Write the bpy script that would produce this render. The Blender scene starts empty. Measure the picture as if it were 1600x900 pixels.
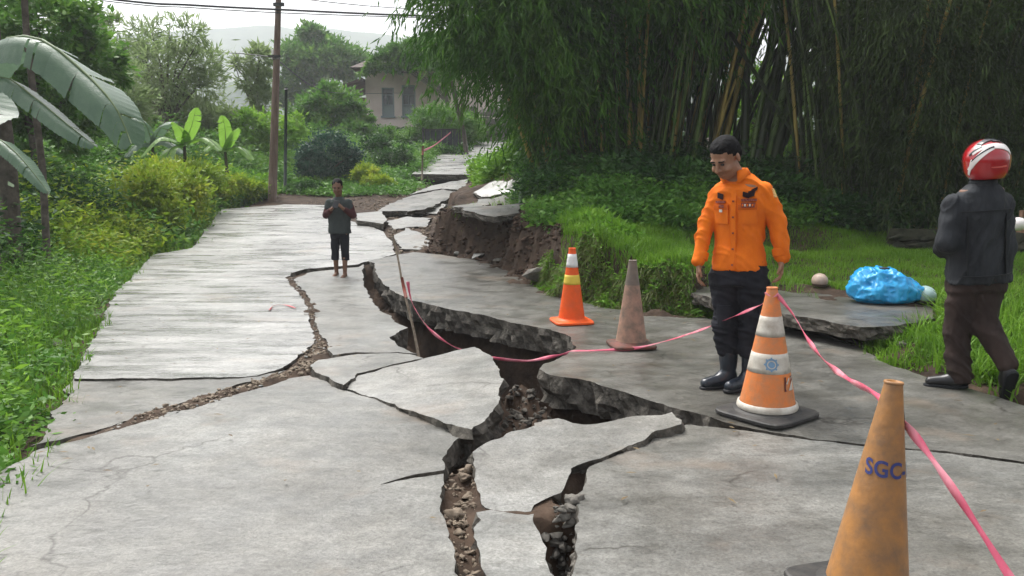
import bpy, bmesh, math, random
import numpy as np
from mathutils import Vector, Matrix, noise, geometry
random.seed(7)
RNG = np.random.default_rng(7)
SC = bpy.context.scene
COL = SC.collection
R_ = math.radians

# ------------------------------------------------------------------ camera
CAM_H, PITCH, FOC = 1.42, math.atan(183 / 1300.0), 1300.0
cd = bpy.data.cameras.new('camera'); cam = bpy.data.objects.new('camera', cd); COL.objects.link(cam)
cam.location = (0, 0, CAM_H); cam.rotation_euler = (math.pi / 2 - PITCH, 0, 0)
cd.sensor_width = 36; cd.lens = 36 * FOC / 1600; cd.clip_end = 5000; cd.clip_start = 0.05
SC.camera = cam
# ------------------------------------------------------------------ light: a bright overcast day
SUN_EL, SUN_AZ = R_(58), R_(-35)          # azimuth from +Y, towards -X
w = bpy.data.worlds.new('World'); SC.world = w; w.use_nodes = True
nt = w.node_tree; bg = nt.nodes['Background']
sky = nt.nodes.new('ShaderNodeTexSky'); sky.sky_type = 'NISHITA'; sky.sun_disc = False
sky.sun_elevation = SUN_EL; sky.sun_rotation = SUN_AZ; sky.air_density = 1.0; sky.dust_density = 6.0; sky.ozone_density = 1.0
hs = nt.nodes.new('ShaderNodeHueSaturation'); hs.inputs['Saturation'].default_value = 0.22
nt.links.new(sky.outputs[0], hs.inputs['Color']); nt.links.new(hs.outputs[0], bg.inputs[0])
bg.inputs[1].default_value = 0.15
sl = bpy.data.lights.new('sun', 'SUN'); sl.energy = 1.1; sl.angle = R_(25); sl.color = (1, .97, .92)
so = bpy.data.objects.new('sun', sl); COL.objects.link(so)
sd = Vector((math.sin(SUN_AZ) * math.cos(SUN_EL), math.cos(SUN_AZ) * math.cos(SUN_EL), math.sin(SUN_EL)))
so.rotation_euler = sd.to_track_quat('Z', 'Y').to_euler()
SC.view_settings.view_transform = 'Standard'; SC.view_settings.look = 'None'
SC.view_settings.exposure = 1.15; SC.view_settings.gamma = 1
SC.cycles.max_bounces = 6; SC.cycles.diffuse_bounces = 3; SC.cycles.glossy_bounces = 2
SC.cycles.transmission_bounces = 3; SC.cycles.volume_bounces = 1; SC.cycles.transparent_max_bounces = 6
SC.cycles.use_denoising = True

# ------------------------------------------------------------------ helpers
CT, ST = math.cos(PITCH), math.sin(PITCH)
def ray(px, py):
    u, v = (px - 800) / FOC, (450 - py) / FOC
    dy = v * ST + CT
    return u / dy, (v * CT - ST) / dy      # x and z per unit of Y
def P(px, py, Y):
    a, b = ray(px, py); return Vector((a * Y, Y, CAM_H + b * Y))
def G(px, py, hf, y0=1.2, y1=60):
    a, b = ray(px, py)
    ys = np.arange(y0, y1, .06)
    d = CAM_H + b * ys - hf(a * ys, ys)
    k = np.argmax(d < 0)
    if d[k] >= 0: k = len(ys) - 1
    if k == 0: return Vector((a * ys[0], ys[0], 0))
    lo, hi = ys[k - 1], ys[k]
    for _ in range(16):
        m = (lo + hi) / 2
        if CAM_H + b * m - float(hf(np.array([a * m]), np.array([m]))[0]) < 0: hi = m
        else: lo = m
    return Vector((a * hi, hi, CAM_H + b * hi))

def _h(ix, iy, iz):
    n = (ix * 374761393 + iy * 668265263 + iz * 2147483647 * 0 + iz * 1274126177) & 0xffffffff
    n = ((n ^ (n >> 13)) * 1274126177) & 0xffffffff
    return ((n ^ (n >> 16)) & 0xffff) / 65535.0
def vnoise(x, y, z=0.0):
    x = np.asarray(x, float); y = np.asarray(y, float); z = np.zeros_like(x) + z
    xi, yi, zi = np.floor(x).astype(np.int64), np.floor(y).astype(np.int64), np.floor(z).astype(np.int64)
    fx, fy, fz = x - xi, y - yi, z - zi
    fx, fy, fz = [f * f * (3 - 2 * f) for f in (fx, fy, fz)]
    r = 0
    for a in (0, 1):
        for b in (0, 1):
            for c in (0, 1):
                wgt = (fx if a else 1 - fx) * (fy if b else 1 - fy) * (fz if c else 1 - fz)
                r = r + wgt * _h(xi + a, yi + b, zi + c)
    return r * 2 - 1
def fbm(x, y, z=0.0, o=4):
    r, a = 0, 1.0; x = np.asarray(x, float); y = np.asarray(y, float); z = np.asarray(z, float)
    for i in range(o):
        r = r + a * vnoise(x, y, z); x = x * 2.03 + 7.1; y = y * 2.03 + 3.3; z = z * 2.03 + 1.7; a *= .5
    return r
def sstep(x, a, b):
    t = np.clip((x - a) / (b - a), 0, 1); return t * t * (3 - 2 * t)
def poly_sd(poly, X, Y):
    """signed distance to a polygon, positive inside"""
    X = np.asarray(X, float); Y = np.asarray(Y, float)
    d = np.full(X.shape, 1e9); s = np.zeros(X.shape, bool); n = len(poly)
    for i in range(n):
        x0, y0 = poly[i][0], poly[i][1]; x1, y1 = poly[(i + 1) % n][0], poly[(i + 1) % n][1]
        ex, ey = x1 - x0, y1 - y0; wx, wy = X - x0, Y - y0
        t = np.clip((wx * ex + wy * ey) / (ex * ex + ey * ey + 1e-12), 0, 1)
        d = np.minimum(d, np.hypot(wx - ex * t, wy - ey * t))
        c = ((y0 > Y) != (y1 > Y)) & (X < ex * (Y - y0) / ((ey if abs(ey) > 1e-12 else 1e-12)) + x0)
        s ^= c
    return np.where(s, d, -d)
def line_d(pts, X, Y):
    d = np.full(np.shape(X), 1e9)
    for a, b in zip(pts[:-1], pts[1:]):
        ex, ey = b[0] - a[0], b[1] - a[1]; wx, wy = X - a[0], Y - a[1]
        t = np.clip((wx * ex + wy * ey) / (ex * ex + ey * ey + 1e-12), 0, 1)
        d = np.minimum(d, np.hypot(wx - ex * t, wy - ey * t))
    return d

def link(name, me, mat=None, parent=None, smooth=False, loc=None):
    o = bpy.data.objects.new(name, me); COL.objects.link(o)
    if mat is not None:
        for m in (mat if isinstance(mat, (list, tuple)) else [mat]): me.materials.append(m)
    if parent is not None: o.parent = parent
    if smooth and len(me.polygons): me.polygons.foreach_set('use_smooth', [True] * len(me.polygons))
    if loc is not None: o.location = loc
    return o
def mesh_np(name, V, F, mat, parent=None, smooth=False, loc=None):
    """V (n,3) array, F (m,k) array of equal-sized faces"""
    V = np.asarray(V, np.float32); F = np.asarray(F, np.int32)
    me = bpy.data.meshes.new(name); me.vertices.add(len(V)); me.vertices.foreach_set('co', V.ravel())
    k = F.shape[1]; me.loops.add(F.size); me.polygons.add(len(F))
    me.loops.foreach_set('vertex_index', F.ravel())
    me.polygons.foreach_set('loop_start', np.arange(0, F.size, k, dtype=np.int32))
    me.polygons.foreach_set('loop_total', np.full(len(F), k, np.int32))
    me.update(calc_edges=True)
    return link(name, me, mat, parent, smooth, loc)
def mesh_py(name, V, F, mat, parent=None, smooth=False, loc=None):
    me = bpy.data.meshes.new(name); me.from_pydata([tuple(v) for v in V], [], F); me.update()
    return link(name, me, mat, parent, smooth, loc)
def tag(o, label=None, cat=None, group=None, kind=None):
    if label: o['label'] = label
    if cat: o['category'] = cat
    if group: o['group'] = group
    if kind: o['kind'] = kind
    return o
def empty(name, loc, label=None, cat=None, group=None, kind=None, rz=0):
    o = bpy.data.objects.new(name, None); COL.objects.link(o); o.location = loc; o.rotation_euler = (0, 0, rz)
    o.empty_display_size = .1
    return tag(o, label, cat, group, kind)
def tube(V, F, pts, rad, n=8, cap=True):
    """append a tube along pts with radii rad to V, F (lists)"""
    pts = [Vector(p) for p in pts]; base = len(V); up = Vector((0, 0, 1))
    m = len(pts)
    for i, p in enumerate(pts):
        t = (pts[min(i + 1, m - 1)] - pts[max(i - 1, 0)]).normalized()
        a = t.cross(up if abs(t.z) < .95 else Vector((1, 0, 0))).normalized(); b = t.cross(a)
        r = rad[i] if hasattr(rad, '__len__') else rad
        for k in range(n):
            q = 2 * math.pi * k / n; V.append(p + (a * math.cos(q) + b * math.sin(q)) * r)
    for i in range(m - 1):
        for k in range(n):
            k2 = (k + 1) % n
            F.append((base + i * n + k, base + i * n + k2, base + (i + 1) * n + k2, base + (i + 1) * n + k))
    if cap:
        F.append(tuple(base + k for k in range(n))); F.append(tuple(base + (m - 1) * n + k for k in range(n - 1, -1, -1)))
def box(V, F, c, s, rz=0):
    b = len(V); cr, sr = math.cos(rz), math.sin(rz)
    for i in (-1, 1):
        for j in (-1, 1):
            for k in (-1, 1):
                x, y = i * s[0] / 2, j * s[1] / 2
                V.append(Vector((c[0] + x * cr - y * sr, c[1] + x * sr + y * cr, c[2] + k * s[2] / 2)))
    for f in ((0, 1, 3, 2), (4, 6, 7, 5), (0, 4, 5, 1), (2, 3, 7, 6), (0, 2, 6, 4), (1, 5, 7, 3)): F.append(tuple(b + q for q in f))
def part_box(name, c, s, mat, parent=None, rz=0, bev=.0):
    V, F = [], []; box(V, F, c, s, rz); o = mesh_py(name, V, F, mat, parent)
    if bev:
        m = o.modifiers.new('b', 'BEVEL'); m.width = bev; m.segments = 2
    return o

# ------------------------------------------------------------------ materials
def mat(name, col, rough=.6, spec=.4, bump=0, bscale=20, col2=None, cscale=3, cdetail=6, metallic=0, coord='world',
        ramp=(.35, .65), stretch=(1, 1, 1), rough2=None, coat=0):
    m = bpy.data.materials.new(name); m.use_nodes = True; t = m.node_tree; b = t.nodes['Principled BSDF']
    b.inputs['Roughness'].default_value = rough; b.inputs['Metallic'].default_value = metallic
    b.inputs['Specular IOR Level'].default_value = spec; b.inputs['Base Color'].default_value = (*col, 1)
    b.inputs['Coat Weight'].default_value = coat
    if coord == 'world':
        g = t.nodes.new('ShaderNodeNewGeometry'); src = g.outputs['Position']
    else:
        g = t.nodes.new('ShaderNodeTexCoord'); src = g.outputs['Object']
    mp = t.nodes.new('ShaderNodeMapping'); mp.inputs['Scale'].default_value = stretch; t.links.new(src, mp.inputs[0]); src = mp.outputs[0]
    if col2 is not None:
        n = t.nodes.new('ShaderNodeTexNoise'); n.inputs['Scale'].default_value = cscale; n.inputs['Detail'].default_value = cdetail
        n.inputs['Roughness'].default_value = .65
        t.links.new(src, n.inputs[0]); r = t.nodes.new('ShaderNodeValToRGB'); t.links.new(n.outputs[0], r.inputs[0])
        r.color_ramp.elements[0].position = ramp[0]; r.color_ramp.elements[1].position = ramp[1]
        r.color_ramp.elements[0].color = (*col, 1); r.color_ramp.elements[1].color = (*col2, 1)
        t.links.new(r.outputs[0], b.inputs['Base Color'])
        if rough2 is not None:
            mr = t.nodes.new('ShaderNodeMapRange'); mr.inputs[1].default_value = ramp[0]; mr.inputs[2].default_value = ramp[1]
            mr.inputs[3].default_value = rough; mr.inputs[4].default_value = rough2
            t.links.new(n.outputs[0], mr.inputs[0]); t.links.new(mr.outputs[0], b.inputs['Roughness'])
    if bump:
        n2 = t.nodes.new('ShaderNodeTexNoise'); n2.inputs['Scale'].default_value = bscale; n2.inputs['Detail'].default_value = 8
        t.links.new(src, n2.inputs[0]); bp = t.nodes.new('ShaderNodeBump'); bp.inputs['Strength'].default_value = 1
        bp.inputs['Distance'].default_value = bump; t.links.new(n2.outputs[0], bp.inputs['Height']); t.links.new(bp.outputs[0], b.inputs['Normal'])
    return m
def leaf_mat(name, c1, c2, c3, trans=.35, rough=.45, patch=.6, pscale=1.2):
    """leaves: colour varies leaf by leaf and patch by patch"""
    m = bpy.data.materials.new(name); m.use_nodes = True; t = m.node_tree; b = t.nodes['Principled BSDF']; out = t.nodes['Material Output']
    g = t.nodes.new('ShaderNodeNewGeometry'); r = t.nodes.new('ShaderNodeValToRGB'); e = r.color_ramp.elements
    e[0].position = .0; e[0].color = (*c1, 1); e[1].position = 1; e[1].color = (*c3, 1)
    q = e.new(.5); q.color = (*c2, 1)
    n = t.nodes.new('ShaderNodeTexNoise'); n.inputs['Scale'].default_value = pscale; n.inputs['Detail'].default_value = 3
    t.links.new(g.outputs['Position'], n.inputs[0])
    mr = t.nodes.new('ShaderNodeMapRange'); mr.inputs[1].default_value = .3; mr.inputs[2].default_value = .7
    t.links.new(n.outputs[0], mr.inputs[0])
    mx = t.nodes.new('ShaderNodeMath'); mx.operation = 'MULTIPLY'; mx.inputs[1].default_value = patch; t.links.new(mr.outputs[0], mx.inputs[0])
    m2 = t.nodes.new('ShaderNodeMath'); m2.operation = 'MULTIPLY_ADD'; m2.inputs[1].default_value = 1 - patch
    t.links.new(g.outputs['Random Per Island'], m2.inputs[0]); t.links.new(mx.outputs[0], m2.inputs[2]); t.links.new(m2.outputs[0], r.inputs[0])
    t.links.new(r.outputs[0], b.inputs['Base Color']); b.inputs['Roughness'].default_value = rough; b.inputs['Specular IOR Level'].default_value = .18
    tr = t.nodes.new('ShaderNodeBsdfTranslucent'); t.links.new(r.outputs[0], tr.inputs[0])
    mix = t.nodes.new('ShaderNodeMixShader'); mix.inputs[0].default_value = trans
    t.links.new(b.outputs[0], mix.inputs[1]); t.links.new(tr.outputs[0], mix.inputs[2]); t.links.new(mix.outputs[0], out.inputs[0])
    return m
def concrete_mat(name, c1, c2, wet=.5, dust=.5, ripple=.004):
    m = bpy.data.materials.new(name); m.use_nodes = True; t = m.node_tree; b = t.nodes['Principled BSDF']; N = t.nodes.new; L = t.links.new
    g = N('ShaderNodeNewGeometry')
    def noi(scale, det, st=(1, 1, 1), ro=.6):
        mp = N('ShaderNodeMapping'); mp.inputs['Scale'].default_value = st; L(g.outputs['Position'], mp.inputs[0])
        n = N('ShaderNodeTexNoise'); n.inputs['Scale'].default_value = scale; n.inputs['Detail'].default_value = det; n.inputs['Roughness'].default_value = ro
        L(mp.outputs[0], n.inputs[0]); return n.outputs[0]
    def ramp(src, p0, p1, a, c):
        r = N('ShaderNodeValToRGB'); r.color_ramp.elements[0].position = p0; r.color_ramp.elements[1].position = p1
        r.color_ramp.elements[0].color = (*a, 1); r.color_ramp.elements[1].color = (*c, 1); L(src, r.inputs[0]); return r.outputs[0]
    def mix(f, a, c, fac=None, mode='MIX'):
        x = N('ShaderNodeMix'); x.data_type = 'RGBA'; x.blend_type = mode
        if f is None: x.inputs[0].default_value = fac
        else: L(f, x.inputs[0])
        L(a, x.inputs[6]); L(c, x.inputs[7]); return x.outputs[2]
    big = noi(.8, 8, (1, 1.6, 1)); streak = noi(2.6, 7, (.45, 1.9, 1) if ripple > .003 else (1.1, 1.2, 1)); pit = noi(38, 5, (1, 1, 1), .8); mud = noi(.55, 9, (1.2, 1, 1), .7); fine = noi(90, 4); mid = noi(9, 8, (.8, 1.2, 1), .72)
    base = ramp(big, .35, .65, c1, c2)
    st = ramp(streak, .3, .7, (.82, .82, .815) if ripple > .003 else (.88, .88, .87), (1.14, 1.13, 1.1)); base = mix(None, base, st, 1, 'MULTIPLY')
    mo = ramp(mid, .28, .72, (.62, .62, .62), (1.25, 1.25, 1.25)); base = mix(None, base, mo, 1, 'MULTIPLY')
    if ripple < .003: base = mix(None, base, ramp(mud, .34, .6, (.66, .63, .58), (1.1, 1.1, 1.1)), 1, 'MULTIPLY')
    base = mix(None, base, ramp(pit, .30, .52, (.55, .54, .52), (1.06, 1.06, 1.06)), 1, 'MULTIPLY')
    wp = N('ShaderNodeVectorMath'); wp.operation = 'MULTIPLY_ADD'; nc = N('ShaderNodeTexNoise'); nc.inputs['Scale'].default_value = 2.5; nc.inputs['Detail'].default_value = 6; L(g.outputs['Position'], nc.inputs[0]); L(nc.outputs['Color'], wp.inputs[0]); wp.inputs[1].default_value = (.7, .7, .7); L(g.outputs['Position'], wp.inputs[2])
    vo = N('ShaderNodeTexVoronoi'); vo.feature = 'DISTANCE_TO_EDGE'; vo.inputs['Scale'].default_value = .55; L(wp.outputs[0], vo.inputs[0])
    ck = ramp(vo.outputs['Distance'], .0, .009, (.30, .28, .25), (1, 1, 1)); cm = ramp(noi(.9, 3), .50, .56, (0, 0, 0), (1, 1, 1)); one = N('ShaderNodeRGB'); one.outputs[0].default_value = (1, 1, 1, 1); base = mix(None, base, mix(cm, one.outputs[0], ck), 1, 'MULTIPLY')
    fi = ramp(fine, .3, .7, (.68, .68, .68), (1.28, 1.28, 1.28)); base = mix(None, base, fi, 1, 'MULTIPLY')
    # earth washed over it in blotches
    dn = noi(1.1, 7, (1, 1.3, 1)); df = ramp(dn, .62 - .15 * dust, .75, (0, 0, 0), (.75, .75, .75))
    br = N('ShaderNodeRGB'); br.outputs[0].default_value = (.20, .155, .115, 1)
    base = mix(df, base, br.outputs[0]); L(base, b.inputs['Base Color'])
    mr = N('ShaderNodeMapRange'); mr.inputs[1].default_value = .36; mr.inputs[2].default_value = .62
    mr.inputs[3].default_value = .62 - .46 * wet; mr.inputs[4].default_value = .62 - .1 * wet; L(streak, mr.inputs[0]); L(mr.outputs[0], b.inputs['Roughness'])
    b.inputs['Specular IOR Level'].default_value = .5
    wv = noi(2.0, 4, (.5, 3.2, 1) if ripple > .003 else (1.1, 1.5, 1)); b1 = N('ShaderNodeBump'); b1.inputs['Distance'].default_value = ripple * 6; b1.inputs['Strength'].default_value = .8; L(wv, b1.inputs['Height'])
    b2 = N('ShaderNodeBump'); b2.inputs['Distance'].default_value = .006; b2.inputs['Strength'].default_value = .7; L(mid, b2.inputs['Height']); L(b1.outputs[0], b2.inputs['Normal'])
    b3 = N('ShaderNodeBump'); b3.inputs['Distance'].default_value = .002; b3.inputs['Strength'].default_value = .6; L(fine, b3.inputs['Height']); L(b2.outputs[0], b3.inputs['Normal'])
    L(b3.outputs[0], b.inputs['Normal']); return m
M = {}
M['concrete'] = concrete_mat('worn_concrete', (.115, .116, .109), (.20, .20, .188), .72, .35, .002)
M['concrete_wet'] = concrete_mat('wet_concrete', (.185, .185, .178), (.31, .31, .30), 1.05, .25, .0032)
M['concrete_dark'] = concrete_mat('damp_concrete', (.082, .081, .073), (.142, .140, .128), .75, .4, .002)
M['concrete_pale'] = concrete_mat('pale_concrete', (.155, .157, .150), (.24, .24, .228), .65, .25, .002)
M['broken'] = mat('broken_concrete', (.055, .050, .043), .9, .2, .02, 30, (.17, .155, .13), 22, 8, ramp=(.35, .75))
M['soil'] = mat('brown_soil', (.030, .019, .013), .9, .2, .03, 14, (.105, .066, .046), 5, 9, ramp=(.3, .75))
M['soil_tan'] = mat('tan_soil_crust', (.11, .083, .06), .85, .25, .012, 40, (.27, .22, .165), 14, 8, ramp=(.3, .7))
M['mossy'] = mat('mossy_stone', (.018, .024, .012), .9, .2, .015, 18, (.07, .065, .045), 7, 8)
M['stone'] = mat('rough_stone', (.07, .065, .055), .8, .3, .012, 25, (.20, .185, .16), 9, 8, ramp=(.3, .7))
M['ground'] = mat('ground_earth', (.018, .012, .008), .92, .2, .03, 10, (.085, .056, .038), 4, 9, ramp=(.3, .72))
# ------------------------------------------------------------------ lie of the land
_ry = [0, 10.5, 14, 17, 20, 23, 26, 30, 42, 60, 90, 400]; _rz = [0, 0, .13, .36, .62, .95, 1.4, 2.0, 3.3, 4.0, 4.5, 5]
def Rz(x, y):
    y = np.asarray(y, float); return np.interp(y, _ry, _rz)
def gp(pts, hf=Rz): return [G(a, b, hf) for a, b in pts]
HOLE1 = gp([(569, 416), (585, 414), (600, 442), (640, 470), (735, 490), (800, 505), (862, 515), (893, 528), (890, 545), (845, 566), (785, 575), (742, 552), (705, 560), (655, 552), (612, 527), (640, 512), (616, 495), (585, 474), (570, 450)])
HOLE2 = gp([(852, 590), (905, 597), (985, 622), (1035, 636), (1060, 645), (1000, 652), (935, 664), (900, 664), (868, 655), (866, 630)])
HOLE3 = gp([(915, 733), (921, 728), (905, 768), (884, 764)])
HOLE4 = gp([(850, 800), (905, 790), (895, 850), (880, 1100), (905, 1400), (885, 1400), (860, 1000)])
TAIL = gp([(1062, 648), (1100, 652), (1175, 667), (1100, 664), (1068, 664)])
BRIDGE = gp([(745, 548), (790, 575), (845, 574), (866, 600), (872, 652), (775, 688), (705, 712), (700, 690), (738, 676), (786, 632), (788, 590)])
GAPDE = gp([(738, 676), (745, 700), (740, 760), (745, 795), (760, 900), (780, 1200), (730, 1200), (700, 820), (692, 775), (698, 712)])
RIM = gp([(632, 270), (750, 271), (748, 284), (650, 290), (615, 285)])
CRACK = gp([(453, 432), (474, 460), (486, 480), (488, 508), (501, 537), (486, 560), (462, 580), (420, 592), (365, 608), (290, 633), (215, 655), (130, 680)])
_bankfoot = gp([(672, 392), (700, 397), (760, 407), (800, 424), (830, 442), (870, 462), (950, 479), (1020, 488), (1092, 493)])
_b2 = gp([(1140, 474), (1240, 492), (1345, 520), (1365, 556), (1440, 584), (1500, 600), (1572, 620), (1700, 658), (2100, 790)])
# footprint of everything raised to the right of the road
BANK = [(-1.35, 16.5), (-1.3, 15.2)] + [(p.x, p.y) for p in _bankfoot] + [(p.x, p.y) for p in _b2] + [(30, 3), (60, 3), (60, 90), (4, 90), (1.0, 34), (-.9, 25.5), (-1.2, 21), (-1.35, 18)]
_hc = []
for a in [(690, 327, 14), (760, 327, 13.8), (830, 325, 13.2), (862, 345, 11.6), (740, 300, 17), (800, 292, 18), (745, 283, 20), (760, 272, 23), (770, 245, 29),
          (914, 359, 9.3), (958, 392, 9.0), (1016, 410, 8.8), (1073, 411, 8.6), (929, 350, 10.6), (987, 363, 10.6), (1044, 384, 10.2), (1095, 396, 10.0),
          (950, 306, 12), (1100, 318, 12.2), (870, 308, 12.8), (1220, 345, 12.2),
          (1150, 452, 8.5), (1240, 445, 8.9), (1240, 402, 11.2), (1340, 470, 8.0), (1450, 476, 7.7), (1450, 398, 11.2), (1600, 470, 7.8), (1650, 400, 11), (1900, 470, 7.8),
          (1450, 366, 12.0), (1450, 335, 13.5), (1600, 345, 13), (1000, 252, 15), (850, 258, 16), (1250, 300, 14), (1150, 285, 14), (1000, 250, 20), (1400, 280, 18)]:
    p = P(*a); _hc.append((p.x, p.y, p.z))
_hc += [(3, 6.75, .06), (3.4, 6.2, .04), (3.3, 5.6, .03), (4.2, 5.5, .12), (6, 6, .3), (6, 4, .2), (12, 8, .6), (12, 14, 1.2), (20, 30, 2.2), (40, 60, 3), (5, 45, 3.4), (8, 85, 4)]
_hc = np.array(_hc)
def Hz(x, y):
    x = np.asarray(x, float); y = np.asarray(y, float); num = 0; den = 0
    for cx, cy, cz in _hc:
        d2 = (x - cx) ** 2 + (y - cy) ** 2 + .02; k = d2 ** -1.6; num = num + k * cz; den = den + k
    return num / den
LEFT = [(p.x, p.y) for p in gp([(-60, 900), (60, 690), (108, 592), (138, 540), (178, 455), (238, 396), (298, 386), (343, 326), (400, 312)])]
LEFT = [(-6, 1.0)] + LEFT + [(-6.5, 22.5), (-5.6, 24.3), (-4, 24.8), (-3.0, 25.6), (-3.2, 31), (-3.0, 38), (-60, 60), (-60, 0)]
def Tz(x, y):
    x = np.asarray(x, float); y = np.asarray(y, float)
    r = Rz(x, y); z = r - .055 + .012 * fbm(x * 5, y * 5)
    dl = poly_sd(LEFT, x, y) + .07 * fbm(x * 2.2, y * 2.2, 3)
    z = z + np.where(dl > -.1, sstep(dl, -.1, .25) * (-.10) + sstep(dl, .3, 3.5) * .42 + .10 * fbm(x * 1.3, y * 1.3, 8) * sstep(dl, .2, 1.5), 0)
    db = poly_sd(BANK, x, y) + .09 * fbm(x * 2.6, y * 2.6, 5) + .035 * fbm(x * 9, y * 9, 2)
    h = Hz(x, y) + .035 * fbm(x * 3, y * 3, 9)
    f = sstep(db, 0.0, .30)
    z = z * (1 - f) + np.maximum(h, r) * f
    z = z + np.where((db > -.55) & (db < .1), .11 * sstep(db, -.5, 0) * (fbm(x * 6, y * 6, 4) * .7 + .35) * (y > 8), 0)   # crumbled soil at the foot
    rough = fbm(x * 7, y * 7, 6)
    for poly, ex, dep, soft in ((HOLE1, .30, 1.25, .22), (HOLE2, .26, 1.1, .2), (HOLE3, .05, .3, .08), (HOLE4, .06, .3, .1), (RIM, .1, .26, .25)):
        s = poly_sd(poly, x, y)
        far = np.clip((10.3 - y) / 2.4, .26, 1) if poly is HOLE1 else 1
        z = z - sstep(s + ex, 0, soft) * (dep * far + .10 * rough * dep)
    s = poly_sd(BRIDGE, x, y); z = np.where(s > -.12, z * (1 - sstep(s, -.1, .06)) + sstep(s, -.1, .06) * (-.22 + .10 * rough), z)
    s = poly_sd(GAPDE, x, y); z = z - sstep(s, -.03, .03) * (.02 + .04 * rough)
    s = poly_sd(TAIL, x, y); z = z - sstep(s, -.02, .05) * (.10 + .04 * rough)
    s = line_d(CRACK, x, y); z = z + (1 - sstep(s, .05, .16)) * (.038 + .03 * rough)
    return z
def ax(segs):
    out = []
    for a, b, st in segs: out += list(np.arange(a, b, st))
    return np.array(out + [segs[-1][1]])
gx = ax([(-900, -300, 100), (-300, -60, 30), (-60, -20, 5), (-20, -7, .8), (-7, -4, .25), (-4, 4.2, .055), (4.2, 8, .2), (8, 20, .8), (20, 60, 5), (60, 300, 30), (300, 900, 100)])
gy = ax([(-60, -6, 9), (-6, 1.5, .5), (1.5, 3.4, .09), (3.4, 9.6, .05), (9.6, 15.5, .08), (15.5, 27, .16), (27, 60, 1.2), (60, 200, 14), (200, 890, 70)])
GX, GY = np.meshgrid(gx, gy); GZ = Tz(GX, GY)
nx_, ny_ = len(gx), len(gy); ii = np.arange(nx_ * ny_).reshape(ny_, nx_)
q = np.stack([ii[:-1, :-1], ii[:-1, 1:], ii[1:, 1:], ii[1:, :-1]], -1).reshape(-1, 4)
gm = M['ground']
ground = mesh_np('ground', np.stack([GX, GY, GZ], -1).reshape(-1, 3), q, gm, None, True)
tag(ground, 'brown soil ground under and around the cracked road', kind='structure')

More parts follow.
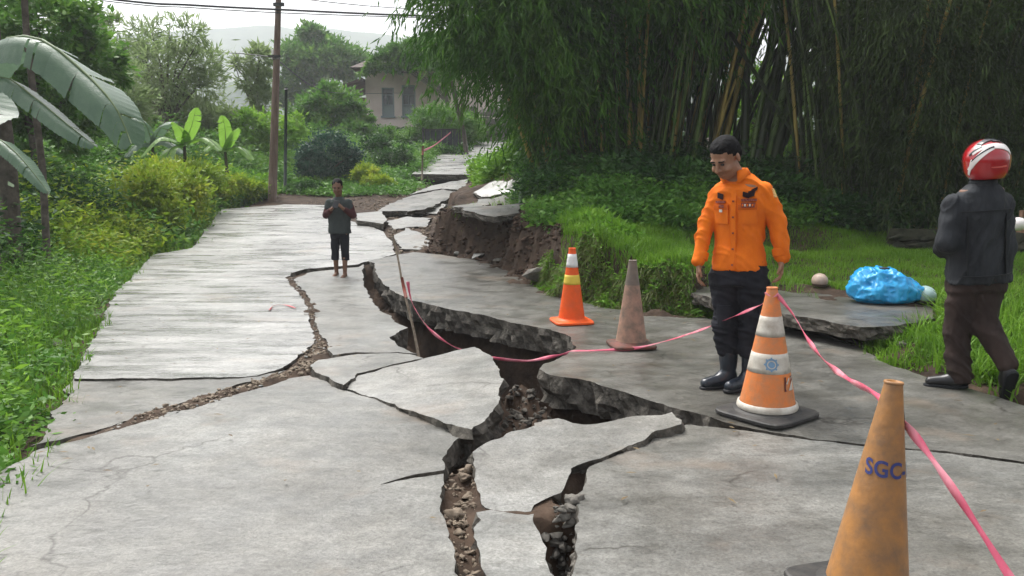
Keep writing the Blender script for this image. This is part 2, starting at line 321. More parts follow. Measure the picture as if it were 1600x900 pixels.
# ------------------------------------------------------------------ the road: broken concrete slabs
road = empty('road', (0, 9, 0), 'cracked and sunken grey concrete village road', kind='structure')
def slab(img, mt, dz=0.0, tilt=(0, 0), hf=Rz, thick=.2, step=.04, jit=.018, grid=.16, name='concrete_slab', parent=None, inset=.004, rough=.03, chip=.004, world=None, seed=0, und=.007):
    parent = parent or road
    c = world[0] if world else G(img[0][0], img[0][1], hf)
    if world: out = [Vector((p[0], p[1], 0)) for p in world]
    else:
        pts0 = gp(img, hf); cen = sum(pts0, Vector()) / len(pts0)
    if world: cen = sum(out, Vector()) / len(out)
    h2 = lambda x, y: hf(x, y) + dz + tilt[0] * (x - cen.x) + tilt[1] * (y - cen.y)
    if not world: out = gp(img, h2)
    loop = []
    n = len(out)
    for i in range(n):
        a, b = out[i], out[(i + 1) % n]; L = math.hypot(b.x - a.x, b.y - a.y); st = step * max(1, (a.y + b.y) / 2 / 8)
        k = max(1, int(L / st))
        for j in range(k):
            p = a.lerp(b, j / k); loop.append([p.x, p.y])
    A = np.array(loop)
    area = np.sum(A[:, 0] * np.roll(A[:, 1], -1) - np.roll(A[:, 0], -1) * A[:, 1])
    if area < 0: A = A[::-1]
    A = A + np.stack([jit * fbm(A[:, 0] * 6, A[:, 1] * 6, 11), jit * fbm(A[:, 0] * 6, A[:, 1] * 6, 17)], -1) + np.stack([.35 * jit * fbm(A[:, 0] * 31, A[:, 1] * 31, 12), .35 * jit * fbm(A[:, 0] * 31, A[:, 1] * 31, 15)], -1)
    tg = np.roll(A, -1, 0) - np.roll(A, 1, 0); nr = np.stack([-tg[:, 1], tg[:, 0]], -1); nr /= np.linalg.norm(nr, axis=1)[:, None] + 1e-9
    A = A + nr * inset
    x0, y0 = A.min(0); x1, y1 = A.max(0)
    g = grid * max(1, (y0 + y1) / 2 / 9)
    X, Y = np.meshgrid(np.arange(x0, x1, g), np.arange(y0, y1, g)); X = X.ravel() + RNG.uniform(-.3, .3, X.size) * g; Y = Y.ravel() + RNG.uniform(-.3, .3, Y.size) * g
    k = poly_sd(A, X, Y) > .4 * g; X, Y = X[k], Y[k]
    cos = [Vector((a, b)) for a, b in A] + [Vector((a, b)) for a, b in zip(X, Y)]
    m = len(A)
    vs, es, fs, ov, oe, of = geometry.delaunay_2d_cdt(cos, [(i, (i + 1) % m) for i in range(m)], [list(range(m))], 1, 1e-5)
    VX = np.array([v.x for v in vs]); VY = np.array([v.y for v in vs])
    isb = np.array([any(q < m for q in o) for o in ov])
    Z = h2(VX, VY) + und * fbm(VX * 1.1, VY * 1.1, 21 + seed)
    Z = Z - np.where(isb, chip * (.5 + .5 * fbm(VX * 9, VY * 9, 31)), 0)
    V = [Vector(t) for t in zip(VX, VY, Z)]
    F = []
    for f in fs:
        a, b, c_ = [vs[i] for i in f[:3]]
        F.append(tuple(f) if (b - a).cross(c_ - a) > 0 else tuple(reversed(f)))
    idx = {}
    for i, o in enumerate(ov):
        for q in o:
            if q < m: idx[q] = i
    ring = [idx[i] for i in range(m) if i in idx]
    nm = len(fs); rr = len(ring); prev = list(range(len(V), len(V) + rr)); V += [V[i].copy() for i in ring]
    deps = [.25, .5, .75, 1.0]
    for d in deps:
        cur = []
        for j, i in enumerate(ring):
            p = V[i]; nn = nr[j % m]
            w_ = rough * float(noise.noise(Vector((p.x * 9, p.y * 9, d * 3 + seed))) * 1.6 + noise.noise(Vector((p.x * 23, p.y * 23, d * 7))) * .9) + rough * .5 * d
            V.append(Vector((p.x + nn[0] * w_, p.y + nn[1] * w_, p.z - thick * d))); cur.append(len(V) - 1)
        for j in range(rr):
            k2 = (j + 1) % rr; F.append((prev[j], cur[j], cur[k2], prev[k2]))
        prev = cur
    o = mesh_py(name, V, F, [mt, M['broken']], parent)
    o.matrix_parent_inverse = Matrix.Translation(-Vector(parent.location))
    mi = [0] * nm + [1] * (len(F) - nm); o.data.polygons.foreach_set('material_index', mi)
    o.data.polygons.foreach_set('use_smooth', [True] * nm + [False] * (len(F) - nm))
    return o
S_A = [(112, 591), (140, 540), (180, 455), (240, 397), (300, 387), (345, 327), (445, 319), (538, 321), (548, 345), (575, 352), (600, 362), (612, 378), (618, 396), (600, 402), (574, 408), (560, 413), (520, 417), (478, 420), (458, 426), (448, 434), (468, 460), (482, 480), (483, 505), (496, 528), (490, 538), (466, 556), (440, 574), (400, 586), (300, 590), (250, 591), (160, 591)]
slab(S_A, M['concrete_wet'], grid=.22, seed=1, und=.004)['label'] = 'long wet slab on the left, shining pale'
slab([(484, 425), (520, 421), (560, 417), (568, 413), (567, 430), (572, 455), (585, 474), (600, 488), (614, 493), (618, 505), (636, 512), (612, 527), (625, 540), (650, 552), (620, 550), (560, 549), (520, 554), (508, 545), (511, 533), (497, 516), (491, 504), (490, 478), (477, 458), (458, 436)], M['concrete'], seed=2)
slab([(512, 560), (560, 553), (620, 553), (652, 556), (664, 560), (600, 573), (558, 584), (534, 602), (494, 583), (486, 572), (499, 562)], M['concrete_pale'], dz=.012, tilt=(0, -.03), seed=3)
slab([(534, 606), (558, 587), (600, 575), (660, 561), (720, 546), (742, 541), (764, 552), (780, 575), (787, 592), (784, 615), (779, 632), (760, 655), (737, 673), (700, 662), (640, 640), (600, 625), (560, 612)], M['concrete_pale'], dz=.06, tilt=(.09, .035), seed=4, rough=.045)['label'] = 'pale slab heaved up beside the hole'
slab([(264, 645), (330, 624), (400, 607), (455, 590), (485, 586), (530, 609), (560, 615), (600, 628), (640, 643), (700, 666), (733, 676), (712, 690), (700, 712), (698, 736), (650, 741), (594, 756), (650, 745), (697, 741), (692, 775), (700, 820), (725, 900), (735, 1100), (680, 1400), (100, 1400), (-300, 1300), (-250, 900), (55, 705), (170, 674)], M['concrete'], grid=.14, seed=5, dz=-.005)
slab([(112, 592), (160, 592), (300, 591.5), (400, 587.5), (436, 580), (450, 578), (420, 590), (372, 600), (320, 618), (258, 638), (165, 668), (66, 694), (85, 650)], M['concrete_dark'], dz=-.016, seed=6, jit=.03)
slab([(747, 700), (767, 690), (820, 670), (870, 652), (905, 661), (935, 661), (1000, 648), (1050, 641), (1066, 654), (1062, 660), (1026, 670), (1008, 684), (960, 708), (918, 726), (888, 745), (868, 765), (838, 785), (832, 797), (800, 800), (760, 790), (745, 770), (738, 735)], M['concrete_pale'], dz=.02, tilt=(.03, .075), seed=7, rough=.04, jit=.025)['label'] = 'cracked slab tipped towards the camera'
slab([(738, 800), (760, 794), (800, 804), (832, 802), (845, 840), (856, 900), (862, 1100), (880, 1400), (760, 1400), (770, 1100), (758, 900)], M['concrete_pale'], seed=8, dz=-.01, jit=.03)
slab([(1072, 663), (1110, 666), (1180, 672), (1255, 684), (1330, 693), (1480, 708), (1700, 740), (2100, 800), (2100, 1400), (920, 1400), (888, 1100), (888, 900), (895, 835), (906, 800), (899, 775), (912, 752), (923, 729), (970, 708), (1014, 690), (1034, 673)], M['concrete'], grid=.14, seed=9)
slab([(573, 408), (600, 403), (622, 398), (645, 394), (690, 398), (760, 409), (800, 426), (830, 444), (870, 464), (950, 481), (1020, 490), (1092, 495), (1200, 508), (1290, 525), (1350, 546), (1375, 563), (1440, 587), (1500, 603), (1572, 623), (1700, 661), (2100, 788), (1700, 736), (1480, 705), (1330, 690), (1255, 681), (1180, 669), (1130, 659), (1095, 646), (1030, 630), (980, 615), (900, 592), (862, 587), (843, 577), (850, 569), (880, 556), (897, 543), (893, 526), (860, 514), (800, 503), (755, 492), (730, 488), (690, 480), (665, 474), (640, 468), (610, 453), (596, 440), (588, 425), (584, 411)], M['concrete_dark'], grid=.14, seed=10, thick=.24, rough=.05)['label'] = 'large dull slab the man in orange stands on'
# buckled plates up the slope
slab([(556, 333), (596, 330), (605, 342), (598, 350), (576, 346), (557, 344)], M['concrete_pale'], dz=.10, tilt=(-.02, .0), thick=.12, grid=.4, seed=11)
slab([(590, 330), (610, 318), (640, 306), (690, 296), (726, 300), (705, 308), (690, 316), (664, 327), (640, 330)], M['concrete_dark'], dz=.12, tilt=(.02, .01), thick=.10, jit=.05, grid=.3, seed=12)
slab([(640, 304), (668, 292), (700, 284), (732, 279), (730, 288), (716, 297), (690, 294)], M['concrete'], dz=.10, tilt=(.02, .05), thick=.10, jit=.05, grid=.3, seed=13)
slab([(664, 333), (690, 317), (698, 319), (682, 334)], M['concrete_pale'], dz=.05, tilt=(.05, .08), thick=.1, grid=.3, seed=14)
slab([(612, 372), (636, 356), (664, 368), (676, 382), (660, 390), (625, 389)], M['concrete'], dz=.02, tilt=(.02, .05), thick=.15, jit=.05, grid=.3, seed=15)
slab([(605, 345), (640, 338), (672, 342), (668, 354), (640, 354), (612, 358)], M['concrete'], jit=.06, dz=.0, tilt=(.02, .05), thick=.12, grid=.3, seed=25)
Tp = lambda x, y: Tz(x, y) + .05
slab([(704, 322), (750, 311), (800, 304), (818, 318), (812, 331), (770, 338), (735, 333)], M['concrete_dark'], hf=Hz, dz=.05, tilt=(-.01, .02), thick=.09, jit=.06, grid=.3, seed=16)
slab([(742, 300), (764, 287), (826, 285), (846, 294), (800, 300), (752, 308)], M['concrete_dark'], hf=Hz, dz=.07, tilt=(.03, .02), thick=.09, jit=.06, grid=.3, seed=17)
slab(None, M['concrete_wet'], world=[(-3.05, 25.3), (-1.0, 25.2), (.1, 25.5), (.35, 29), (1.6, 34), (2, 39), (-1.5, 40), (-2.2, 36), (-2.6, 30)], dz=.03, thick=.16, grid=.3, seed=18)['label'] = 'upper stretch of road above the drop'
# side entrance slab standing over a hollow
ent = lambda x, y: 0 * np.asarray(x) + .20 - .02 * (np.asarray(x) - 2.5)
slab([(1080, 458), (1100, 447), (1200, 440), (1330, 463), (1452, 478), (1462, 498), (1400, 508), (1345, 511), (1200, 484), (1140, 473)], M['concrete_dark'], hf=ent, thick=.11, seed=19, name='entrance_slab', rough=.03)
HOLLOW = gp([(1110, 488), (1190, 486), (1340, 514), (1350, 540), (1280, 522), (1200, 506)])

# ------------------------------------------------------------------ loose pieces of concrete and stone
def chunk_mesh(s, seed, flat=1.0):
    b = bmesh.new(); bmesh.ops.create_icosphere(b, subdivisions=2, radius=1)
    rs = random.Random(seed); pl = [(Vector((rs.gauss(0, 1), rs.gauss(0, 1), rs.gauss(0, 1))).normalized(), rs.uniform(.32, .62)) for _ in range(13)]
    for v in b.verts:
        for n_, d_ in pl:
            k = v.co.dot(n_) - d_
            if k > 0: v.co -= n_ * k
        v.co += Vector((noise.noise(v.co * 3 + Vector((seed, 0, 0))), noise.noise(v.co * 3 + Vector((0, seed, 0))), 0)) * .07
        v.co = Vector((v.co.x * s, v.co.y * s * .8, v.co.z * s * .6 * flat))
    me = bpy.data.meshes.new('chunk'); b.to_mesh(me); b.free(); return me
_proto = [chunk_mesh(1, i, .6 + .12 * (i % 4)) for i in range(8)]
def rubble(name, pts, sizes, mt, label, sink=.25):
    Vs, Fs, n0 = [], [], 0
    for (x, y, z), s in zip(pts, sizes):
        me = _proto[random.randrange(8)]; v = np.empty(len(me.vertices) * 3); me.vertices.foreach_get('co', v); v = v.reshape(-1, 3) * s
        e = Matrix.Rotation(random.uniform(0, 6.3), 3, 'Z') @ Matrix.Rotation(random.uniform(-.5, .5), 3, 'X')
        v = v @ np.array(e).T + np.array([x, y, z + s * (.4 - sink)]); f = np.array([p.vertices[:] for p in me.polygons]) + n0
        Vs.append(v); Fs.append(f); n0 += len(v)
    o = mesh_np(name, np.concatenate(Vs), np.concatenate(Fs), mt); return tag(o, label, kind='stuff')
def in_poly(poly, n, zf=Tz):
    A = np.array([(p[0], p[1]) for p in poly]); lo, hi = A.min(0), A.max(0); out = []
    while len(out) < n:
        x = RNG.uniform(lo[0], hi[0], n * 4); y = RNG.uniform(lo[1], hi[1], n * 4); k = poly_sd(poly, x, y) > 0; out += list(zip(x[k], y[k]))
    out = np.array(out[:n]); return np.column_stack([out, zf(out[:, 0], out[:, 1])])
def near_line(line, n, spread, zf=Tz):
    out = []; L = [Vector((p[0], p[1])) for p in line]; ln = [(b - a).length for a, b in zip(L[:-1], L[1:])]
    for _ in range(n):
        k = random.choices(range(len(ln)), ln)[0]; p = L[k].lerp(L[k + 1], random.random()); out.append((p.x + random.gauss(0, spread), p.y + random.gauss(0, spread)))
    out = np.array(out); return np.column_stack([out, zf(out[:, 0], out[:, 1])])
a = in_poly(BRIDGE, 260); rubble('rubble', a, RNG.uniform(.012, .055, len(a)) * np.where(RNG.random(len(a)) < .1, 1.9, 1), M['broken'], 'dark broken concrete and earth fallen into the gap between slabs')
a = in_poly(GAPDE, 480); rubble('rubble', a, RNG.uniform(.006, .026, len(a)) * np.where(RNG.random(len(a)) < .12, 2.6, 1), M['soil_tan'], 'tan crumbs of broken slab between the two front slabs')
a = near_line(CRACK, 150, .05); rubble('rubble', a, RNG.uniform(.012, .03, len(a)), M['concrete'], 'grey chips of slab broken off along the left crack', .45)
a = near_line(CRACK[4:11], 300, .042); a[:, 2] = np.maximum(a[:, 2], -.002); rubble('rubble', a, RNG.uniform(.010, .05, len(a)) * RNG.uniform(.5, 1, len(a)), M['soil_tan'], 'tan crust broken up into flakes where the left crack widens', .52)
a = near_line(CRACK, 420, .022); rubble('rubble', a, RNG.uniform(.005, .02, len(a)), M['soil_tan'], 'tan crumbs of earth pushed up along the left crack')
a = in_poly(TAIL, 120); rubble('rubble', a, RNG.uniform(.01, .035, len(a)), M['broken'], 'dark rubble in the narrow end of the crack')
a = in_poly(gp([(852, 795), (908, 770), (912, 800), (895, 850), (886, 900), (856, 900)]), 240); a[:, 2] += .05; rubble('rubble', a, RNG.uniform(.012, .06, len(a)), M['stone'], 'grey rocks in the nearest gap in the road')
a = near_line([(-1.35, 13.6), (-.9, 13.1), (-.2, 12.6), (.1, 11.2), (.55, 10.2), (1.3, 9.2), (2.2, 8.4)], 420, .10); rubble('rubble', a, RNG.uniform(.01, .06, len(a)) * np.where(RNG.random(len(a)) < .12, 1.7, 1), M['soil'], 'brown lumps of earth fallen along the foot of the bank')
a = in_poly(gp([(600, 330), (640, 306), (740, 282), (735, 300), (690, 330), (640, 340)]), 260); a[:, 2] += .12 * RNG.random(len(a)); rubble('rubble', a, RNG.uniform(.015, .07, len(a)), M['concrete'], 'grey shards lying on and between the buckled plates', .3)
fp = [(-1.4, 13.2), (-.9, 12.9), (-.2, 12.3), (.15, 11.0), (.6, 10.1), (.95, 10.4), (.6, 11.6), (.35, 13), (-.9, 14.6), (-1.25, 15.6)]
a = in_poly(fp, 1500); k = (poly_sd(BANK, a[:, 0], a[:, 1]) < .42); a = a[k]; rubble('earth_face', a, RNG.uniform(.02, .10, len(a)), M['soil'], 'crumbling brown soil face under the broken plates', .5)
a = in_poly(gp([(600, 335), (680, 338), (684, 388), (615, 394), (606, 360)]), 200); rubble('rubble', a, RNG.uniform(.015, .09, len(a)), M['soil_tan'], 'pale broken earth below the buckled plates')
a = in_poly(gp([(450, 316), (600, 300), (660, 290), (600, 328), (545, 318)]), 260); rubble('rubble', a, RNG.uniform(.01, .06, len(a)), M['soil_tan'], 'reddish loose earth at the far end of the wet slab')
a = near_line([(2.0, 7.3), (2.6, 7.0), (3.05, 6.8), (3.3, 6.5), (3.5, 6.9)], 150, .12); rubble('rubble', a, RNG.uniform(.01, .07, len(a)), M['stone'], 'stones and rubble at the broken end of the entrance slab')
def stone_thing(name, img, s, mt, label, seed, flat=1, zf=Tz, group=None):
    p = G(img[0], img[1], zf); me = chunk_mesh(s, seed, flat); o = link(name, me, mt); o.location = (p.x, p.y, p.z + s * .2); o.rotation_euler = (random.uniform(-.2, .2), random.uniform(-.2, .2), random.uniform(0, 6))
    return tag(o, label, 'rock' if name != 'concrete_block' else 'concrete block', group)
stone_thing('concrete_block', (715, 399), .17, M['concrete_pale'], 'small pale concrete block at the left foot of the soil face', 3, .5)
stone_thing('concrete_block', (747, 404), .24, M['concrete_pale'], 'largest pale concrete block lying at the foot of the soil face', 5, .5)
stone_thing('concrete_block', (778, 408), .14, M['stone'], 'dull concrete block right of the largest pale block below the soil face', 9, .6)
stone_thing('boulder', (848, 438), .36, M['stone'], 'weathered boulder at the road edge left of the bright orange cone', 22, 1.25)
stone_thing('boulder', (95, 545), .16, M['stone'], 'dark rock in the weeds at the left road edge', 14, 1.0)
stone_thing('boulder', (1378, 532), .15, M['stone'], 'flat grey rock at the broken end of the entrance slab', 15, .6)
stone_thing('boulder', (1420, 515), .17, M['stone'], 'grey rock under the right end of the entrance slab', 18, .7)
# the bank's own overhanging lumps: a rough face of earth
# ------------------------------------------------------------------ foliage
def unit(a): return a / (np.linalg.norm(a, axis=-1, keepdims=True) + 1e-9)
def leaf_arrays(C, D, L, W, N=None, fold=.18):
    """pointed leaves: C base points, D directions, L lengths, W widths"""
    n = len(C); D = unit(D); L = np.broadcast_to(L, n)[:, None]; W = np.broadcast_to(W, n)[:, None]
    if N is None: N = RNG.normal(size=(n, 3)) + np.array([0, 0, 1.3])
    S = unit(np.cross(D, N)); U = unit(np.cross(S, D))
    mid = C + D * L * .45
    V = np.stack([C, mid + S * W / 2 - U * W * fold, C + D * L - U * L * .08, mid - S * W / 2 - U * W * fold], 1).reshape(-1, 3)
    F = np.arange(n * 4).reshape(n, 4); return V, F
def leaves(name, C, D, L, W, mt, parent=None, N=None, fold=.18):
    V, F = leaf_arrays(C, D, L, W, N, fold)
    if parent is not None: V = V - np.array(parent.location)
    return mesh_np(name, V, F, mt, parent)
def blob_pts(blobs, n, clumps=40, cr=.22, shell=.55):
    """points in leaf clumps spread through ellipsoids; returns points and outward directions"""
    vol = np.array([b[1][0] * b[1][1] * b[1][2] for b in blobs]) ** .7; vol = vol / vol.sum(); C, D = [], []
    for (c, r), f in zip(blobs, vol):
        k = max(3, int(clumps * f * len(blobs) / 1.5)); m = max(6, int(n * f / k)); c = np.array(c, float); r = np.array(r, float)
        u = unit(RNG.normal(size=(k, 3))); rad = RNG.uniform(shell, 1.05, (k, 1)); cc = c + u * rad * r
        sz = cr * RNG.uniform(.55, 1.35, (k, 1, 1)) * r.mean()
        p = cc[:, None, :] + RNG.normal(size=(k, m, 3)) * sz * np.array([1, 1, .7]) * .6
        d = unit((p - c).reshape(-1, 3) / r) * .8 + RNG.normal(size=(k * m, 3)) * .6
        C.append(p.reshape(-1, 3)); D.append(d)
    return np.concatenate(C), np.concatenate(D)
LM = {
 'fern': leaf_mat('fresh_green_leaf', (.09, .21, .02), (.18, .36, .035), (.32, .50, .07), .45),
 'mid': leaf_mat('mid_green_leaf', (.045, .13, .018), (.10, .235, .035), (.20, .35, .06), .4),
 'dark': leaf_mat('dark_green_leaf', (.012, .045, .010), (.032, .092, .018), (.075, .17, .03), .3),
 'blue': leaf_mat('bluish_dark_leaf', (.015, .05, .035), (.03, .085, .055), (.055, .13, .08), .25),
 'pale': leaf_mat('pale_feathery_leaf', (.12, .19, .07), (.21, .29, .11), (.32, .40, .18), .5),
 'lime': leaf_mat('yellow_green_leaf', (.14, .26, .02), (.25, .37, .03), (.42, .44, .05), .45),
 'bamboo': leaf_mat('bamboo_leaf', (.014, .050, .006), (.045, .125, .012), (.12, .25, .03), .4, .6, pscale=.7),
 'grass': leaf_mat('grass_blade', (.07, .165, .015), (.13, .27, .022), (.23, .40, .045), .42, pscale=1.5),
 'drygrass': leaf_mat('drier_grass_blade', (.075, .085, .025), (.12, .16, .035), (.19, .25, .06), .35),
 'banana': leaf_mat('banana_leaf', (.035, .085, .035), (.055, .125, .05), (.09, .16, .07), .35, .3, pscale=2),
 'bananalime': leaf_mat('young_banana_leaf', (.10, .24, .03), (.15, .32, .04), (.20, .38, .05), .45, .35),
 'dusky': leaf_mat('dusky_bamboo_leaf', (.012, .022, .006), (.036, .062, .014), (.085, .14, .028), .25, .7),
 'vine': leaf_mat('climber_leaf', (.07, .18, .018), (.14, .30, .03), (.24, .42, .05), .4),
}
BARK = mat('grey_bark', (.05, .042, .034), .9, .2, .01, 20, (.13, .11, .09), 8)
def tree(name, label, cat, base, blobs, n, L, W, lm, trunk=.08, clumps=60, cr=.26, shell=.5, group=None, droop=0, limbs=6, trunkmat=None, parentless=False):
    root = empty(name, base, label, cat, group)
    if trunk:
        V, F = [], []; b0 = Vector((0, 0, -.15)); top = Vector(blobs[0][0]) - Vector(base); f = top * .55 + Vector((0, 0, .0))
        tube(V, F, [b0, f * .5 + Vector((trunk * .7, 0, 0)), f, top], [trunk, trunk * .8, trunk * .65, trunk * .3], 8)
        for i in range(limbs):
            c, r = blobs[i % len(blobs)]
            e = Vector(c) - Vector(base) + Vector((random.uniform(-.7, .7) * r[0], random.uniform(-.7, .7) * r[1], random.uniform(-.3, .7) * r[2]))
            s = f * random.uniform(.55, 1); mdl = (s + e) / 2 + Vector((random.uniform(-.1, .1), 0, random.uniform(0, .15))) * (e - s).length
            tube(V, F, [s, mdl, e], [trunk * .45, trunk * .3, trunk * .08], 6)
        mesh_py('trunk', V, F, trunkmat or BARK, root, True)
    C, D = blob_pts(blobs, n, clumps, cr, shell); D[:, 2] -= droop
    o = leaves('crown' if trunk else 'foliage', C, D, L * RNG.uniform(.6, 1.25, len(C)), W * RNG.uniform(.7, 1.2, len(C)), lm, root)
    return root
def blades(name, pts, H, Wd, mt, lean=.35, parent=None, kind='stuff', label=None):
    """curved grass blades, three faces long"""
    n = len(pts); H = np.broadcast_to(H, n); a = RNG.uniform(0, 6.283, n); ln = np.abs(RNG.normal(0, lean, n)) + .08
    d = np.stack([np.cos(a), np.sin(a), np.zeros(n)], -1); s = np.stack([-np.sin(a), np.cos(a), np.zeros(n)], -1); up = np.array([0, 0, 1.0])
    V = []
    for t, w_ in ((0, 1), (.45, .85), (.8, .5), (1, .06)):
        c = pts + up * (H * (t - .28 * ln * t * t))[:, None] + d * (H * ln * t * t)[:, None]; hw = s * (Wd * w_ / 2 * RNG.uniform(.7, 1.3, n))[:, None] if np.ndim(Wd) == 0 else s * (Wd * w_ / 2)[:, None]
        V += [c - hw, c + hw]
    V = np.stack(V, 1).reshape(-1, 3); b = np.arange(n)[:, None] * 8
    F = np.concatenate([b + np.array([[k, k + 1, k + 3, k + 2]]) for k in (0, 2, 4)], 0)
    if parent is not None: V = V - np.array(parent.location)
    o = mesh_np(name, V, F, mt, parent); return tag(o, label, kind=kind)
def scatter(x0, x1, y0, y1, n, keep):
    x = RNG.uniform(x0, x1, n); y = RNG.uniform(y0, y1, n); k = keep(x, y); return x[k], y[k]

# --- grass and weeds (nobody could count them)
def tufted(x, y, s=2.5, thr=-.15, seed=3): return fbm(x * s, y * s, seed, 3) > thr
# left verge
kl = lambda x, y: (poly_sd(LEFT, x, y) > -.05 + .13 * fbm(x * 3, y * 3, 2, 2)) & (RNG.random(len(x)) < np.clip(1.6 - poly_sd(LEFT, x, y) * .16, .35, 1)) & tufted(x, y, 1.6, -.55)
x, y = scatter(-9, -1.9, 2.0, 13, 60000, kl); p = np.column_stack([x, y, Tz(x, y) - .02]); e = np.clip(poly_sd(LEFT, x, y), 0, 2)
blades('grass', p, (.13 + .12 * e) * RNG.uniform(.5, 1.4, len(x)), .011, LM['grass'], .45, label='long green grass growing along the left edge of the road')
x, y = scatter(-14, -2.5, 12.5, 26, 26000, kl); p = np.column_stack([x, y, Tz(x, y) - .02]); e = np.clip(poly_sd(LEFT, x, y), 0, 2)
blades('grass', p, (.18 + .10 * e) * RNG.uniform(.5, 1.4, len(x)), .02, LM['grass'], .45, label='green grass beyond the weeds on the far left verge')
x, y = scatter(-7.5, -2.2, 2.5, 15, 16000, lambda x, y: (poly_sd(LEFT, x, y) > .35) & tufted(x, y, 1.4, .05, 77)); p = np.column_stack([x, y, Tz(x, y) - .02]); e = np.clip(poly_sd(LEFT, x, y), 0, 2.5)
blades('tall_grass', p, (.30 + .16 * e) * RNG.uniform(.6, 1.3, len(x)), .009, LM['fern'], .35, label='tall pale grass standing among the weeds of the left verge')
# broad-leaved weeds on the left verge: stems with leaves, knee to waist high
def weeds(name, x, y, h, L, W, lm, label, per=26, spread=.16, zf=Tz):
    z = zf(x, y); n = len(x); t = RNG.random((n, per)) ** .8
    le = RNG.normal(size=(n, 2)) * .18
    base = np.stack([x, y, z], -1)[:, None, :]; hh = (h * RNG.uniform(.5, 1.3, n))[:, None]
    C = base + np.stack([le[:, :1] * t * hh * 1.6 + RNG.normal(size=(n, per)) * spread * .5, le[:, 1:] * t * hh * 1.6 + RNG.normal(size=(n, per)) * spread * .5, t * hh], -1)
    C = C.reshape(-1, 3); D = RNG.normal(size=C.shape); D[:, 2] = D[:, 2] * .4 + .25
    Ls = L * RNG.uniform(.5, 1.3, len(C)); o = leaves(name, C, D, Ls, Ls * (W / L), lm); return tag(o, label, kind='stuff')
e_ = lambda x, y: poly_sd(LEFT, x, y)
x, y = scatter(-9, -2.0, 2.2, 15, 6200, lambda x, y: (e_(x, y) > .06) & tufted(x, y, 1.1, -.25, 8)); weeds('undergrowth', x, y, np.clip(.12 + .40 * e_(x, y), .08, 1.05), .066, .028, LM['mid'], 'leafy weeds crowding the left verge')
x, y = scatter(-9, -2.0, 2.2, 16, 5200, lambda x, y: (e_(x, y) > .25) & tufted(x, y, .9, .0, 18)); weeds('undergrowth', x, y, np.clip(.14 + .46 * e_(x, y), .1, 1.2), .078, .024, LM['fern'], 'bright fresh weeds on the left verge')
x, y = scatter(-8.5, -3.3, 11.5, 21, 3600, lambda x, y: (e_(x, y) > .35) & tufted(x, y, .6, -.3, 28)); weeds('undergrowth', x, y, np.clip(.3 + .38 * e_(x, y), .3, 1.3), .11, .045, LM['lime'], 'yellow green shrubs below the young banana plants', 30, .3)
x, y = scatter(-13, -3.0, 14, 24.5, 5200, lambda x, y: (e_(x, y) > .15) & tufted(x, y, .7, -.3, 38)); weeds('undergrowth', x, y, np.clip(.25 + .35 * e_(x, y), .3, 1.3), .13, .06, LM['mid'], 'mid green undergrowth at the far left of the road', 30, .3)
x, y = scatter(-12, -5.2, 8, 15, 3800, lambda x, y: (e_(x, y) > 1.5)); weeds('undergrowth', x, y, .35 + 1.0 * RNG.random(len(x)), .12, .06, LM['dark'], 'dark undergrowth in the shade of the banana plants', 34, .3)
# right bank: bright bench, lawn, hanging face, shaded slope
bd = lambda x, y: poly_sd(BANK, x, y)
def kb(x, y):
    px = 800 + x / y * FOC * CT; z = Tz(x, y); return (bd(x, y) > .18) & ((y > 8.0) | (x > 3.2)) & (z < .86) & (y < 12.3) & (poly_sd(ENT, x, y) < 0)
ENT = [(q.x, q.y) for q in gp([(1075, 470), (1095, 446), (1200, 438), (1330, 461), (1458, 476), (1468, 500), (1345, 513), (1200, 487)], ent)]
x, y = scatter(.6, 8, 6.2, 12.4, 170000, kb); p = np.column_stack([x, y, Tz(x, y) - .01])
lw = np.where(x > 2.2, .062, .11)
blades('grass', p, lw * RNG.uniform(.5, 1.4, len(x)), .008, LM['grass'], .45, label='bright short grass on the bench and lawn behind the man in orange')
x, y = scatter(.4, 3.0, 8.0, 12.4, 9000, lambda x, y: (bd(x, y) > .12) & (bd(x, y) < .5) & (x > .6)); p = np.column_stack([x, y, Tz(x, y) - .01])
blades('grass', p, .17 * RNG.uniform(.5, 1.4, len(x)), .009, LM['grass'], .8, label='overhanging grass along the lip of the bank')
# hanging straw and roots down the face
def face_pts(line, n, z0, z1, out=.04):
    L = [Vector((q[0], q[1])) for q in line]; ln = [(b - a).length for a, b in zip(L[:-1], L[1:])]; R = []
    for _ in range(n):
        k = random.choices(range(len(ln)), ln)[0]; t = random.random(); q = L[k].lerp(L[k + 1], t); off = random.uniform(0, .28); nrm = Vector((0.45, .9))
        x_, y_ = q.x + nrm.x * off, q.y + nrm.y * off; R.append((x_, y_))
    R = np.array(R); z = Tz(R[:, 0], R[:, 1]); return np.column_stack([R - np.array([.03, .06]), z + .02])
fl = [(_bankfoot[4].x, _bankfoot[4].y)] + [(q.x, q.y) for q in _bankfoot[5:]] + [(2.3, 8.0)]
p = face_pts(fl, 15000, 0, .6); d = RNG.normal(size=p.shape) * .35 + np.array([-.25, -.5, -.8])
o = leaves('hanging_grass', p, d, .13 * RNG.uniform(.4, 1.5, len(p)), .008, LM['drygrass']); tag(o, 'dull green and brown grass hanging down the face of the bank', kind='stuff')
p = face_pts(fl, 6500, 0, .6); d = RNG.normal(size=p.shape) * .6 + np.array([-.2, -.4, -.3])
o = leaves('creeper', p, d, .06 * RNG.uniform(.5, 1.4, len(p)), .03, LM['vine']); tag(o, 'small leaved creeper on the face of the bank', kind='stuff')
fl2 = [(.15, 11.6), (.35, 10.9), (.62, 10.2), (.95, 9.6)]
